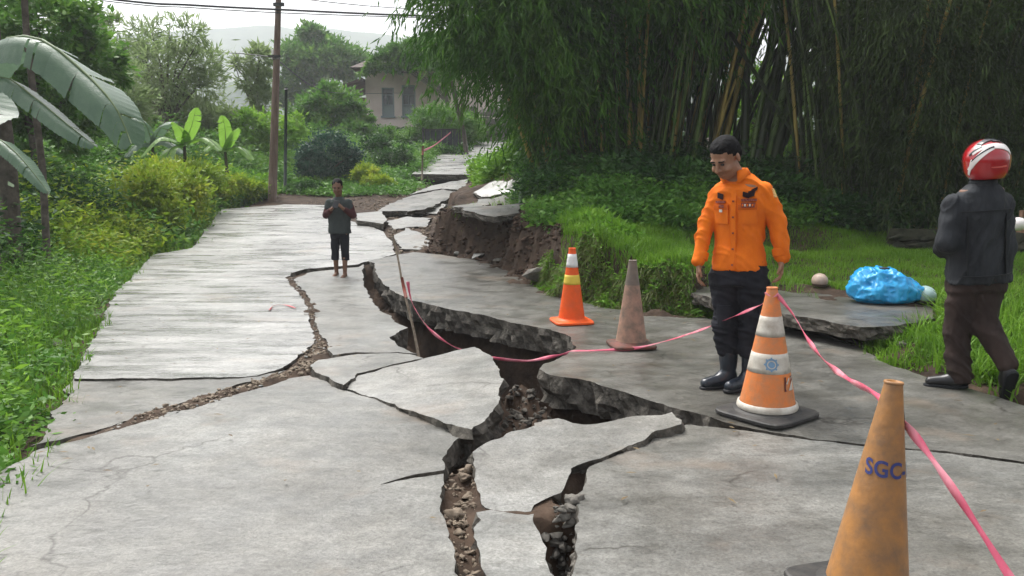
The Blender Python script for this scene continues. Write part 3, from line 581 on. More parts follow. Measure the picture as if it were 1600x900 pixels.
p = face_pts(fl2, 6000, 0, .6); p[:, :2] += RNG.normal(size=(len(p), 2)) * .13 + np.array([.42, .25]); p[:, 2] = Tz(p[:, 0], p[:, 1]) + RNG.uniform(0, .12, len(p)); d = RNG.normal(size=p.shape) * .6 + np.array([-.2, -.4, .1])
o = leaves('creeper', p, d, .11 * RNG.uniform(.5, 1.4, len(p)), .055, LM['vine']); tag(o, 'bright climbing weeds on the corner of the bank beside the orange cone', kind='stuff')
# second bank and the slope up to the bamboo
x, y = scatter(.1, 12, 10.9, 16.5, 15000, lambda x, y: (Tz(x, y) > .62) & ((x > .35) | (y > 13)) & tufted(x, y, 1.2, -.7, 48)); weeds('undergrowth', x, y, .16 + .16 * RNG.random(len(x)), .085, .04, LM['mid'], 'low leafy plants on the slope below the bamboo', 22, .2)
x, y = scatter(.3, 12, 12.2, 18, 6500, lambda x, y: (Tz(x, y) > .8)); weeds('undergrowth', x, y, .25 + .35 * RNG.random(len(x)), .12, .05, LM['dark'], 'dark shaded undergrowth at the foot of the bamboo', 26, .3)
x, y = scatter(-.9, .9, 16.0, 24, 4800, lambda x, y: (x > -.75 + .045 * (20 - y)) & (x > -.5) | (y > 22)); x2 = x
weeds('undergrowth', x, y, .22 + .30 * RNG.random(len(x)), .12, .05, LM['vine'], 'bright green weeds at the left foot of the bamboo', 26, .25)
x, y = scatter(2.9, 8, 4.3, 7.6, 1500, lambda x, y: (bd(x, y) > .08) & (poly_sd(ENT, x, y) < -.05)); p = np.column_stack([x, y, Tz(x, y)])
def big_blades(x, y, k, h, wd, label, sp=.06):
    X = np.repeat(x, k) + RNG.normal(size=len(x) * k) * sp; Y = np.repeat(y, k) + RNG.normal(size=len(x) * k) * sp
    blades('grass', np.column_stack([X, Y, Tz(X, Y) - .02]), h * RNG.uniform(.4, 1.3, len(X)), wd, LM['grass'], .8, label=label)
k = x > 3.15; big_blades(x[k], y[k], 10, .24, .016, 'tall broad bladed grass at the right edge behind the rider')
x, y = scatter(2.75, 3.6, 6.0, 7.0, 300, lambda x, y: (bd(x, y) > .0)); big_blades(x, y, 7, .14, .011, 'short grass tufts at the broken end of the entrance slab', .04)
x, y = scatter(-.9, .3, 13.2, 20, 900, lambda x, y: (bd(x, y) > .25) & (x > -.35 - .0 * y)); big_blades(x, y, 6, .12, .012, 'grass tufts on the broken ground above the soil face', .05)
x, y = scatter(-1, .5, 12.9, 14.6, 300, lambda x, y: (bd(x, y) > .15)); big_blades(x, y, 3, .07, .01, 'thin grass on the lip of the soil face', .05)

# --- bamboo
BAM = [mat('bamboo_culm_' + k, c1, .45, .4, 0, 10, c2, 2.2, 4, stretch=(6, 6, .6)) for k, c1, c2 in (('dark', (.012, .020, .006), (.038, .056, .014)), ('green', (.055, .10, .02), (.14, .21, .05)), ('straw', (.20, .15, .035), (.46, .34, .09)))]
def culm(parent, p0, p1, bend, r, mi, n=11):
    V, F = [], []; p0, p1 = Vector(p0), Vector(p1); pts, rad = [], []
    k = n * 2
    for i in range(k + 1):
        t = i / k; p = p0.lerp(p1, t) + Vector(bend) * t * t; pts.append(p - Vector(parent.location))
        rad.append(r * (1 - .55 * t) * (1.18 if i % 2 == 0 else .95))
    tube(V, F, pts, rad, 6, False); return mesh_py('culm', V, F, BAM[mi], parent, True)
def sprays(parent, starts, dirs, length, nl, L, W, lm, droop=1.0, name='foliage'):
    n = len(starts); t = RNG.random((n, nl)); l = (length * RNG.uniform(.5, 1.3, n))[:, None]
    d = unit(dirs); c = starts[:, None, :] + d[:, None, :] * (t * l)[..., None]; c[..., 2] -= droop * (t * l) ** 2 * .55
    c = c + RNG.normal(size=c.shape) * .035; dd = d[:, None, :] * .5 + RNG.normal(size=c.shape) * .42; dd[..., 2] -= (.25 + .9 * t) * droop
    C, D = c.reshape(-1, 3), dd.reshape(-1, 3); N = RNG.normal(size=C.shape)
    return leaves(name, C, D, L * RNG.uniform(.55, 1.3, len(C)), W, lm, parent, N, .1)
def bamboo(base, label, ncul, rx, ry, h, fan, mats, blobs, nspray, L=.2, W=.028, r=.05, nl=16, length=.9, lean=(0, 0), above=True, seed=0, lm='bamboo'):
    rs = random.Random(seed); root = empty('bamboo_clump', base, label, 'bamboo clump'); bx_, by_, bz_ = base
    for i in range(ncul):
        a = rs.uniform(0, 6.283); q = rs.random() ** .5; x0 = bx_ + math.cos(a) * q * rx; y0 = by_ + math.sin(a) * q * ry
        z0 = float(Tz(np.array([x0]), np.array([y0]))[0]) - .15
        fx = math.cos(a) * q * fan + lean[0] + rs.gauss(0, .35); fy = math.sin(a) * q * fan * .6 + lean[1] + rs.gauss(0, .3)
        hh = h * rs.uniform(.8, 1.1)
        culm(root, (x0, y0, z0), (x0 + fx, y0 + fy, z0 + hh), (fx * .7, fy * .7, -.25 * abs(fx)), r * rs.uniform(.55, 1.15), rs.choices((0, 1, 2), mats)[0])
    C, D = blob_pts(blobs, nspray, 90, .3, .15); D[:, 2] = D[:, 2] * .5 - .15
    sprays(root, C, D, length, nl, L, W, LM[lm]); return root
def PB(px, py, Y): return tuple(P(px, py, Y))
# large clump in the middle of the picture
B1 = PB(985, 258, 15.2)
bl = [(PB(755, 15, 13.6), (.6, .8, .8)), (PB(715, -30, 13.4), (.5, .6, .6)), (PB(828, 70, 13.6), (.55, .7, 1.0)), (PB(850, 10, 13.6), (1.2, .9, 1.1)), (PB(850, 150, 14.2), (.3, .4, .7)), (PB(1000, -40, 14.2), (1.6, 1.0, .9)), (PB(1090, 0, 15), (.5, .8, 1.2)), (PB(900, 90, 14.2), (.6, .5, 1.2))]
bamboo(B1, 'huge dense bamboo clump with drooping leaves between the pink house and the man in orange', 165, 1.75, 1.1, 7.5, 1.9, (.46, .28, .26), bl, 2300, seed=3, r=.040)
# its high canopy, above the picture, and the thicket behind it
def canopy(root, blobs, n, L=.34, W=.09, lm='bamboo'):
    C, D = blob_pts(blobs, n, 120, .3, .2); D[:, 2] -= .6; leaves('high_foliage', C, D, L * RNG.uniform(.6, 1.3, len(C)), W, LM[lm], root)
rb = [o for o in bpy.data.objects if o.name.startswith('bamboo_clump')][0]
canopy(rb, [((1.6, 15.2, 7.8), (3.2, 2.2, 1.8)), ((.4, 14.6, 6.8), (1.6, 1.4, 1.3)), ((2.2, 17.5, 5.6), (2.4, 1.0, 2.0))], 24000)
# thin dark thicket of stems behind the large clump
bamboo(PB(1000, 250, 17.2), 'dark thicket of old bamboo stems behind the large clump', 36, 2.1, .6, 7, .9, (.9, .08, .02), [(PB(920, 60, 17.4), (1.5, .4, 1.7)), (PB(1060, 10, 17.4), (.8, .4, 1.0)), (PB(920, 190, 17.4), (1.1, .4, .6))], 1200, seed=5, L=.26, W=.05, r=.045)
# slanting open clump right of it
B2 = PB(1195, 255, 14.2)
bamboo(B2, 'open clump of thick bamboo stems slanting right above the man in orange', 15, .38, .35, 6.2, .5, (.75, .25, 0), [(PB(1200, -80, 14.2), (1.2, .8, .5)), (PB(1285, 0, 14.6), (.3, .5, .7))], 110, seed=11, lean=(.95, .1), r=.085)
V, F = [], []
o = empty('fallen_bamboo_pole', PB(1240, 250, 13.9), 'dark bamboo pole leaning left across the slanting stems', 'bamboo pole')
tube(V, F, [P(1140, 50, 13.9) - Vector(o.location), P(1190, 130, 13.9) - Vector(o.location), P(1260, 240, 13.9) - Vector(o.location)], .035, 7); mesh_py('culm', V, F, BAM[0], o, True)
# right-hand thicket
B3 = PB(1420, 318, 13.2)
bl = [(PB(1345, 20, 12.8), (.4, .6, 1.0)), (PB(1440, 30, 12.4), (1.0, .7, 1.2)), (PB(1560, 60, 12.2), (.8, .7, 1.6)), (PB(1480, 180, 12.4), (1.1, .6, .9)), (PB(1400, 230, 12.8), (.9, .5, .8)), (PB(1590, 230, 12.4), (.6, .5, 1.0)), (PB(1325, 180, 13.4), (.25, .4, 1.0))]
r3 = bamboo(B3, 'dark bamboo thicket of thin stems behind the man in the helmet', 135, 1.75, .9, 6.5, .8, (.66, .20, .14), bl, 1150, seed=21, r=.03, L=.19, W=.016, length=1.1, lm='dusky')
canopy(r3, [((7.0, 13.5, 6.6), (2.8, 2.4, 1.9)), ((9.5, 13, 5.4), (2.4, 2.5, 2.6)), ((7.4, 16.2, 4.4), (2.6, .8, 2.4))], 30000, lm='dark')

# --- backdrop trees on the right, behind the bamboo
tree('tree', 'leafy green tree seen through the gap right of the large bamboo clump', 'tree', (6.3, 21, 1.8), [(PB(1190, 190, 21), (1.2, .8, 1.3)), (PB(1130, 240, 22), (.9, .8, .8)), (PB(1250, 250, 21), (1.4, .8, .8))], 14000, .17, .08, LM['fern'], .1)
tree('tree', 'dark tall tree filling the background behind the right hand thicket', 'tree', (13, 24, 2), [(PB(1450, 120, 24), (3.6, 1.5, 2.6)), (PB(1600, 80, 22), (2.6, 1.5, 3.2)), (PB(1480, 260, 22), (3.2, 1.2, 1.6))], 30000, .28, .13, LM['dark'], .16)
tree('tree', 'dark broad tree in the background behind the large bamboo clump', 'tree', (4, 26, 2.2), [(PB(930, 100, 26), (2.4, 1.5, 2.8)), (PB(1040, 40, 26), (1.8, 1.5, 2.4)), (PB(960, 210, 25), (2.2, 1.5, 1.3))], 20000, .28, .13, LM['dark'], .16)
# --- left: trees
def T_(px, py, Y): return tuple(P(px, py, Y))
def gz(px, Y):
    x = ray(px, 267)[0] * Y; return (x, Y, float(Tz(np.array([x]), np.array([Y]))[0]))
def rr(Y, px): return px * Y / FOC
def ptree(name, label, cat, base_px, Y, bl, n, L, W, lm, **k):
    b = [(T_(a, c, Y + dy), (rr(Y, rx), rr(Y, (rx + ry) / 2), rr(Y, ry))) for a, c, rx, ry, dy in bl]
    return tree(name, label, cat, gz(base_px, Y), b, n, L, W, LM[lm], **k)
ptree('tree', 'tall dark green tree rising at the top left corner above the banana leaves', 'tree', 40, 15, [(60, 40, 90, 70, 0), (140, 90, 60, 60, 1), (10, 130, 60, 80, 0), (90, 190, 70, 60, .5)], 17000, .16, .07, 'mid', trunk=.12, shell=.4)
ptree('feathery_tree', 'pale feathery tree with thin crown against the sky left of the utility pole', 'tree', 270, 26, [(250, 110, 55, 55, 0), (310, 130, 45, 60, 1), (200, 120, 50, 50, 1), (290, 55, 35, 28, 0), (225, 55, 30, 30, 1)], 6800, .30, .055, 'pale', trunk=.10, clumps=60, cr=.30, limbs=16)
ptree('feathery_tree', 'pale willowy tree at the left behind the big banana leaf', 'tree', 160, 22, [(150, 130, 60, 65, 0), (110, 60, 45, 45, 1), (190, 175, 45, 40, 0), (160, 60, 45, 30, 1)], 7500, .26, .05, 'pale', trunk=.10, clumps=55, cr=.30, limbs=12)
ptree('tree', 'mid green bushy tree right behind the young banana plants', 'tree', 300, 28, [(290, 190, 70, 35, 0), (230, 185, 50, 35, 0), (350, 205, 40, 30, 0)], 10000, .22, .09, 'pale', trunk=.08)
ptree('feathery_tree', 'thin light tree touching the utility pole on its left', 'tree', 392, 30, [(405, 95, 22, 22, 0), (395, 130, 20, 25, 0), (412, 160, 16, 25, 0), (372, 98, 12, 10, 0)], 2600, .28, .07, 'pale', trunk=.06, limbs=8)
ptree('rain_tree', 'round layered tree with a domed crown standing alone against the sky', 'tree', 492, 60, [(505, 95, 66, 26, 0), (490, 58, 22, 18, 0), (540, 100, 34, 16, 0), (470, 125, 32, 24, 0), (455, 150, 20, 20, 0)], 17000, .42, .2, 'mid', trunk=.28, clumps=70, cr=.30)
ptree('tree', 'leafy mid green tree right of the utility pole, in front of the rain tree', 'tree', 520, 34, [(520, 165, 48, 30, 0), (485, 190, 35, 30, 0), (555, 185, 25, 25, 0), (500, 225, 50, 30, -1), (550, 215, 30, 25, -1)], 17000, .2, .1, 'mid', trunk=.1)
ptree('tree', 'green bushy tree between the utility pole and the thin dark pole', 'tree', 400, 27, [(395, 205, 35, 35, 0), (350, 225, 45, 30, 0), (420, 240, 30, 30, 0), (455, 215, 22, 40, 1)], 11000, .17, .08, 'fern', trunk=.07)
ptree('round_shrub', 'dark bluish round shrub behind the barefoot boy', 'shrub', 515, 24.5, [(513, 247, 44, 36, 0), (535, 255, 30, 28, 0), (490, 258, 26, 26, 0)], 15000, .085, .05, 'blue', trunk=.05, clumps=110, cr=.25, shell=.75)
ptree('shrub', 'low clipped green shrub left of the barefoot boy', 'shrub', 485, 22.5, [(485, 296, 26, 11, 0), (455, 298, 14, 8, 0)], 5000, .07, .04, 'dark', trunk=0, clumps=60, cr=.3)
ptree('shrub', 'bright green shrub right of the barefoot boy', 'shrub', 570, 23.5, [(572, 272, 20, 14, 0), (590, 285, 24, 9, -.5)], 5000, .09, .045, 'lime', trunk=0, clumps=50, cr=.3)
ptree('shrub', 'dark green shrub under the left corner of the pink house', 'shrub', 610, 27, [(615, 250, 32, 20, 0), (590, 235, 25, 25, 1), (640, 262, 16, 12, 0)], 9000, .11, .055, 'dark', trunk=0, clumps=70, cr=.3)
ptree('climbing_shrub', 'dark green shrub spilling over the wall below the pink house windows', 'shrub', 700, 34, [(695, 190, 50, 24, 0), (660, 210, 18, 22, 0), (735, 205, 22, 25, 0), (600, 215, 35, 14, -1)], 15000, .13, .06, 'mid', trunk=0, clumps=90, cr=.28)
ptree('tree', 'grey green tree hanging over the roof of the pink house', 'tree', 702, 39, [(690, 80, 40, 26, 0), (640, 92, 34, 13, 0), (603, 101, 30, 10, 0), (578, 112, 16, 8, 0), (650, 75, 34, 14, 0), (612, 84, 22, 14, 0)], 16000, .20, .09, 'mid', trunk=.14)
ptree('tree', 'leafy tree in front of the right half of the pink house', 'tree', 730, 30, [(700, 100, 22, 22, 0), (755, 70, 32, 30, 0), (690, 75, 30, 25, 0)], 4200, .2, .06, 'mid', trunk=.09, droop=.5)
x, y = scatter(-8.5, -2.2, 21.6, 31, 3200, lambda x, y: (x < -2.75 - .0 * y) & (y > 21.9 + .6 * fbm(x * 1.5, y * 0 + 2, 3, 2)) | ((y > 23.8) & (x < -2.9))); weeds('undergrowth', x, y, .12 + .035 * (y - 21.5), .11, .05, LM['mid'], 'low green plants between the boy and the pink house', 28, .3)
x, y = scatter(-8.5, -1.6, 30, 41, 2600, lambda x, y: (x < -1.9 - .03 * (y - 30)) | (y > 40)); weeds('undergrowth', x, y, .15 + .25 * RNG.random(len(x)), .16, .08, LM['dark'], 'dark undergrowth on the slope under the pink house', 30, .4)
# climbing weeds at the left foot of the bamboo
ptree('shrub', 'bright climbing shrub on the left foot of the large bamboo clump', 'shrub', 800, 17.5, [(798, 262, 30, 22, 0), (820, 215, 16, 35, 0), (770, 272, 24, 12, 0)], 12000, .09, .045, 'vine', trunk=0, clumps=90, cr=.3)
def band(name, label, pts, n, L, W, lm, group=None):
    base = gz(pts[0][0], pts[0][2]); root = empty(name, base, label, 'shrub', group)
    b = [(T_(a, c, Y), (rr(Y, rx), rr(Y, rx) * .7, rr(Y, ry))) for a, c, Y, rx, ry in pts]
    C, D = blob_pts(b, n, 130, .42, .2); leaves('foliage', C, D, L * RNG.uniform(.6, 1.2, len(C)), W, LM[lm], root)
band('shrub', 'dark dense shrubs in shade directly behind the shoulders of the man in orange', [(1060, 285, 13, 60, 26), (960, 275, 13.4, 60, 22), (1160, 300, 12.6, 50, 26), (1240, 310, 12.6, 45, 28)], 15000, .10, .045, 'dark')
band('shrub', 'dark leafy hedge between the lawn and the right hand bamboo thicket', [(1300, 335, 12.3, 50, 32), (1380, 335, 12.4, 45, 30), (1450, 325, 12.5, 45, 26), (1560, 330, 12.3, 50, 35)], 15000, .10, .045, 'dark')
band('shrub', 'mid green weeds standing on the second bank left of the man in orange', [(900, 322, 12, 40, 14), (980, 330, 11.4, 45, 14), (1060, 345, 11.2, 40, 14)], 9000, .08, .04, 'mid')
# yellow green shrubs in front of the young bananas
band('shrub', 'yellow green bush below the young banana plants', [(283, 300, 16.6, 40, 34), (232, 308, 15.2, 45, 42), (335, 298, 20.0, 32, 24), (300, 275, 18.5, 45, 22), (375, 296, 20.8, 32, 17), (250, 275, 17, 40, 22), (262, 335, 15.0, 26, 22)], 20000, .12, .05, 'lime')
band('shrub', 'bright green bush left of the utility pole at the far end of the verge', [(395, 292, 21.2, 26, 15), (350, 282, 21.4, 36, 18), (412, 288, 21.6, 18, 14)], 8000, .11, .05, 'fern')

# --- banana plants
def banana_leaf(parent, pts, wid, lm, seed=0, tears=8, hang=.55, name='leaf'):
    """a long leaf along the midrib pts; lamina torn into strips that droop on both sides"""
    rs = random.Random(seed); P_ = [Vector(p) - Vector(parent.location) for p in pts]
    def at(t):
        k = t * (len(P_) - 1); i = min(int(k), len(P_) - 2); f = k - i
        a, b, c, d = P_[max(i - 1, 0)], P_[i], P_[i + 1], P_[min(i + 2, len(P_) - 1)]
        return .5 * ((2 * b) + (c - a) * f + (2 * a - 5 * b + 4 * c - d) * f * f + (3 * b - a - 3 * c + d) * f ** 3)
    V, F = [], []; n = 96; s_ref = 1 if (P_[-1] - P_[0]).x > 0 else -1
    for side in (-1, 1):
        cuts = sorted(rs.random() for _ in range(tears)); prev = None
        strip = 0; extra = rs.uniform(-.1, .12); tore = False
        for i in range(n + 1):
            t = i / n; c = at(t); tg = (at(min(t + .01, 1)) - at(max(t - .01, 0))).normalized(); s = tg.cross(Vector((0, 0, 1))); s = (s.normalized() if s.length > .05 else Vector((1, 0, 0))) * side
            prof = min(1, (math.sin(math.pi * min(1, .06 + t * .94)) ** .45)) * wid
            if strip < len(cuts) and t > cuts[strip]:
                strip += 1; extra = rs.uniform(-.22, .22); prev = None; tore = True
            row = []
            if not prev and i and tore: t = (i - .9) / n; c = at(t)
            near = side * s_ref >= 0
            for k in range(5):
                u = k / 4; hg = (hang if near else hang * .25) + extra * .5
                a1 = .15; a2 = hg; r1 = min(u, .3) * prof; r2 = max(u - .3, 0) * prof
                off = s * (math.cos(a1) * r1 + math.cos(a2) * r2) + Vector((0, 0, -1)) * (math.sin(a1) * r1 + math.sin(a2) * r2)
                V.append(c + off + Vector((0, 0, .007 * math.sin(i * 2.1) * u))); row.append(len(V) - 1)
            if prev:
                for k in range(4): F.append((prev[k], prev[k + 1], row[k + 1], row[k]))
            prev = row
    o = mesh_py(name, V, F, lm, parent, True)
    V, F = [], []; tube(V, F, [at(i / 12) + Vector((0, 0, .006)) for i in range(13)], [.022 * (1 - .8 * i / 12) * (wid / .3) for i in range(13)], 6); m = mesh_py('midrib', V, F, M['midrib'], o, True)
    return o
M['midrib'] = mat('banana_midrib', (.12, .17, .07), .5)
M['bananastem'] = mat('banana_stem', (.03, .032, .02), .7, .3, .01, 12, (.10, .10, .05), 5, stretch=(3, 3, .5))
def banana_lamina(name, c1, c2, tr):
    m = mat(name, c1, .32, .5, .004, 60, c2, 5, 6, coord='obj'); t = m.node_tree; b = t.nodes['Principled BSDF']; out = t.nodes['Material Output']
    trn = t.nodes.new('ShaderNodeBsdfTranslucent'); trn.inputs[0].default_value = (*c2, 1); mx = t.nodes.new('ShaderNodeMixShader'); mx.inputs[0].default_value = tr
    t.links.new(b.outputs[0], mx.inputs[1]); t.links.new(trn.outputs[0], mx.inputs[2]); t.links.new(mx.outputs[0], out.inputs[0]); return m
BL1 = banana_lamina('banana_leaf_blade', (.07, .135, .08), (.115, .19, .115), .3); BL2 = banana_lamina('young_banana_blade', (.12, .27, .03), (.2, .38, .05), .45)
def banana_plant(label, base, stem_top, rad, leaves_, lm):
    root = empty('banana_plant', base, label, 'banana plant'); V, F = [], []
    b, t = Vector(base), Vector(stem_top)
    tube(V, F, [b - b + Vector((0, 0, -.1)), (t - b) * .5 + Vector((.03, 0, 0)), t - b], [rad, rad * .85, rad * .5], 10); mesh_py('stem', V, F, M['bananastem'], root, True)
    for i, (pts, wid, hang) in enumerate(leaves_): banana_leaf(root, pts, wid, lm, i + 3, 15 if wid > .18 else 8, hang)
    return root
Yb = 9.0
banana_plant('big banana plant at the left edge with long torn grey green leaves arching right', gz(-30, 9.2), PB(-40, 150, 9.2), .12, [
    ([PB(-40, 140, 9.2), PB(0, 70, 9.1), PB(60, 62, 9.0), PB(125, 108, 8.9), PB(178, 165, 8.7), PB(205, 225, 8.6)], .44, 1.15),
    ([PB(-50, 170, 9.3), PB(0, 122, 9.0), PB(50, 150, 8.8), PB(105, 195, 8.6), PB(148, 228, 8.5)], .20, 1.2),
    ([PB(-50, 200, 9.2), PB(-10, 170, 9.6), PB(-60, 90, 10), PB(-90, 60, 10.4)], .26, .6)], BL1)
banana_plant('smaller banana plant low at the left edge with a torn drooping leaf', gz(-45, 8.2), PB(-50, 260, 8.2), .09, [
    ([PB(-50, 250, 8.2), PB(-10, 218, 8.1), PB(20, 235, 8.0), PB(45, 262, 7.9), PB(75, 300, 7.8)], .13, 1.1),
    ([PB(-50, 250, 8.2), PB(-60, 300, 7.8), PB(-20, 360, 7.5)], .14, .9)], BL1)
for lab, bx0, Yq, ls in (
    ('young banana plant with one bright yellow green leaf in the middle of the left verge', 285, 18.6, [([(288, 225), (268, 232), (258, 252), (250, 272)], .13, .3), ([(288, 225), (284, 205), (270, 190)], .14, .5), ([(288, 225), (300, 195), (306, 168)], .14, .4), ([(288, 225), (320, 215), (345, 235)], .13, .7), ([(288, 225), (250, 215), (220, 245)], .12, .7)]),
    ('upright young banana plant just left of the utility pole', 352, 20.6, [([(352, 235), (352, 205), (347, 180)], .13, .3), ([(352, 235), (362, 215), (372, 200)], .12, .4), ([(352, 235), (375, 230), (395, 250)], .12, .8), ([(352, 235), (335, 225), (318, 236)], .13, .8)]),
    ('banana plant with drooping pale leaves behind the yellow green weeds', 238, 19.5, [([(238, 225), (225, 190), (205, 185)], .15, .7), ([(238, 225), (255, 195), (275, 190)], .15, .7), ([(238, 225), (215, 225), (195, 245)], .14, .8), ([(238, 225), (262, 222), (285, 240)], .13, .8)])):
    banana_plant(lab, gz(bx0, Yq), PB(ls[0][0][0][0], ls[0][0][0][1], Yq), .06, [([PB(a, b, Yq - .25 * i) for i, (a, b) in enumerate(pp)], w_ * 1.25, hg) for pp, w_, hg in ls], BL2 if 'bright' in lab or 'upright' in lab else BL1)
# dark palm-like trunks at the far left
for px, rad, lab in ((8, .13, 'dark thick trunk at the very left edge behind the banana leaves'), (62, .05, 'thin dark trunk behind the second banana leaf')):
    b = gz(px, 11); root = empty('dark_trunk', b, lab, 'tree trunk'); V, F = [], []
    tube(V, F, [Vector((0, 0, -.1)), Vector((.04, 0, 1.5)), Vector((-.03, 0, 3.2)), Vector((0, 0, 5))], [rad, rad * .9, rad * .85, rad * .7], 9); mesh_py('trunk', V, F, BARK, root, True)
# ------------------------------------------------------------------ implicit shapes for people
class SDF:
    def __init__(s, res): s.p = []; s.res = res; s.cuts = []
    def cap(s, a, b, ra, rb=None, k=.02): s.p.append(('c', np.array(a, float), np.array(b, float), ra, ra if rb is None else rb, k)); return s
    def ell(s, c, r, rot=None, k=.02, sub=False): s.p.append(('e', np.array(c, float), np.array(r, float), None if rot is None else np.array(rot), k, sub)); return s
    def loft(s, rows, rot=0, k=.02, sq=2.0): s.p.append(('l', np.array(rows, float), rot, k, sq)); return s
    def cut(s, p, n): s.cuts.append((np.array(p, float), np.array(n, float))); return s
    def _one(s, q, X):
        if q[0] == 'c':
            a, b, ra, rb = q[1:5]; ba = b - a; pa = X - a; t = np.clip((pa @ ba) / (ba @ ba + 1e-12), 0, 1)
            return np.linalg.norm(pa - t[..., None] * ba, axis=-1) - (ra + (rb - ra) * t), q[5], False
        if q[0] == 'e':
            Z = X - q[1]
            if q[3] is not None: Z = Z @ q[3]
            k0 = np.linalg.norm(Z / q[2], axis=-1); k1 = np.linalg.norm(Z / q[2] ** 2, axis=-1) + 1e-9
            return k0 * (k0 - 1) / k1, q[4], q[5]
        rows, rot, k, sq = q[1:5]; z = X[..., 2]; f = [np.interp(z, rows[:, 0], rows[:, i]) for i in (1, 2, 3, 4)]
        dx, dy = X[..., 0] - f[0], X[..., 1] - f[1]; c, n = math.cos(rot), math.sin(rot); u, v = dx * c + dy * n, -dx * n + dy * c
        rho = (np.abs(u / f[2]) ** sq + np.abs(v / f[3]) ** sq) ** (1 / sq)
        d = (rho - 1) * np.minimum(f[2], f[3]); e = np.maximum(rows[0, 0] - z, z - rows[-1, 0]); return np.maximum(d, e), k, False
    def _box(s, q):
        if q[0] == 'c': m = max(q[3], q[4]); return np.minimum(q[1], q[2]) - m, np.maximum(q[1], q[2]) + m
        if q[0] == 'e': m = q[2].max(); return q[1] - m, q[1] + m
        r = q[1]; m = np.maximum(r[:, 3], r[:, 4]); return np.array([(r[:, 1] - m).min(), (r[:, 2] - m).min(), r[0, 0]]), np.array([(r[:, 1] + m).max(), (r[:, 2] + m).max(), r[-1, 0]])
    @staticmethod
    def _join(a, d, k, sub):
        if sub: d = -d; h = np.clip(.5 - .5 * (d - a) / k, 0, 1) if k else 0; return d * (1 - h) + a * h + k * h * (1 - h)
        h = np.clip(.5 + .5 * (d - a) / k, 0, 1); return d * (1 - h) + a * h - k * h * (1 - h)
    def __call__(s, X):
        a = np.full(X.shape[:-1], .5)
        for q in s.p: d, k, sub = s._one(q, X); a = s._join(a, d, k, sub)
        for p, n in s.cuts: a = np.maximum(a, (X - p) @ n)
        return a
    def mesh(s):
        bs = [s._box(q) for q in s.p]; lo = np.min([b[0] for b in bs], 0) - .03; hi = np.max([b[1] for b in bs], 0) + .03; h = s.res
        n = np.ceil((hi - lo) / h).astype(int) + 1; A = np.full(n, .5, np.float32); ax_ = [lo[i] + h * np.arange(n[i]) for i in range(3)]
        def blk(b0, b1):
            i0 = np.clip(((b0 - lo - .045) / h).astype(int), 0, n); i1 = np.clip(((b1 - lo + .045) / h).astype(int) + 2, 0, n)
            sl_ = tuple(slice(a, b) for a, b in zip(i0, i1)); return sl_, np.stack(np.meshgrid(*[ax_[i][sl_[i]] for i in range(3)], indexing='ij'), -1)
        for q, b in zip(s.p, bs):
            sl_, X = blk(*b); d, k, sub = s._one(q, X); A[sl_] = s._join(A[sl_], d, k, sub)
        if s.cuts:
            X = np.stack(np.meshgrid(*ax_, indexing='ij'), -1).astype(np.float32)
            for p, nn in s.cuts: A = np.maximum(A, (X - p.astype(np.float32)) @ nn.astype(np.float32))
        I = A < 0; c8 = [I[i:n[0] - 1 + i, j:n[1] - 1 + j, k:n[2] - 1 + k] for i in (0, 1) for j in (0, 1) for k in (0, 1)]
        any_ = np.logical_or.reduce(c8); all_ = np.logical_and.reduce(c8); act = any_ & ~all_; ci = np.argwhere(act); vid = np.full(act.shape, -1, np.int64); vid[act] = np.arange(len(ci))
        acc = np.zeros((len(ci), 3)); cnt = np.zeros(len(ci)); cor = [(i, j, k) for i in (0, 1) for j in (0, 1) for k in (0, 1)]
        val = {c: A[ci[:, 0] + c[0], ci[:, 1] + c[1], ci[:, 2] + c[2]] for c in cor}
        for c in cor:
            for ax__ in range(3):
                if c[ax__] == 0:
                    e = list(c); e[ax__] = 1; v0, v1 = val[c], val[tuple(e)]; m = (v0 < 0) != (v1 < 0); t = np.where(m, v0 / (v0 - v1 + 1e-12), 0)
                    p = np.tile(np.array(c, float), (len(ci), 1)); p[:, ax__] += t; acc[m] += p[m]; cnt[m] += 1
        V = lo + (ci + acc / np.maximum(cnt, 1)[:, None]) * h; F = []
        for a in range(3):
            b, c = (a + 1) % 3, (a + 2) % 3
            s0 = [slice(1, n[i] - 1) for i in range(3)]; s0[a] = slice(0, n[a] - 1); s1 = list(s0); s1[a] = slice(1, n[a])
            u, v = I[tuple(s0)], I[tuple(s1)]
            for flip, m in ((False, u & ~v), (True, ~u & v)):
                e = np.argwhere(m)
                if not len(e): continue
                off = np.array([1, 1, 1]); off[a] = 0; e = e + off
                def cell(db, dc): q = e.copy(); q[:, b] += db; q[:, c] += dc; return vid[q[:, 0], q[:, 1], q[:, 2]]
                f = np.stack([cell(-1, -1), cell(0, -1), cell(0, 0), cell(-1, 0)], -1); F.append(f[:, ::-1] if flip else f)
        F = np.concatenate(F); F = F[(F >= 0).all(1)]; return V, F
def wrinkle(V, amp, f=(9, 9, 16), seed=0):
    d = np.stack([fbm(V[:, 0] * f[0] + i * 7 + seed, V[:, 1] * f[1], V[:, 2] * f[2], 3) for i in range(3)], -1); d[:, 2] *= .3; return V + amp * d
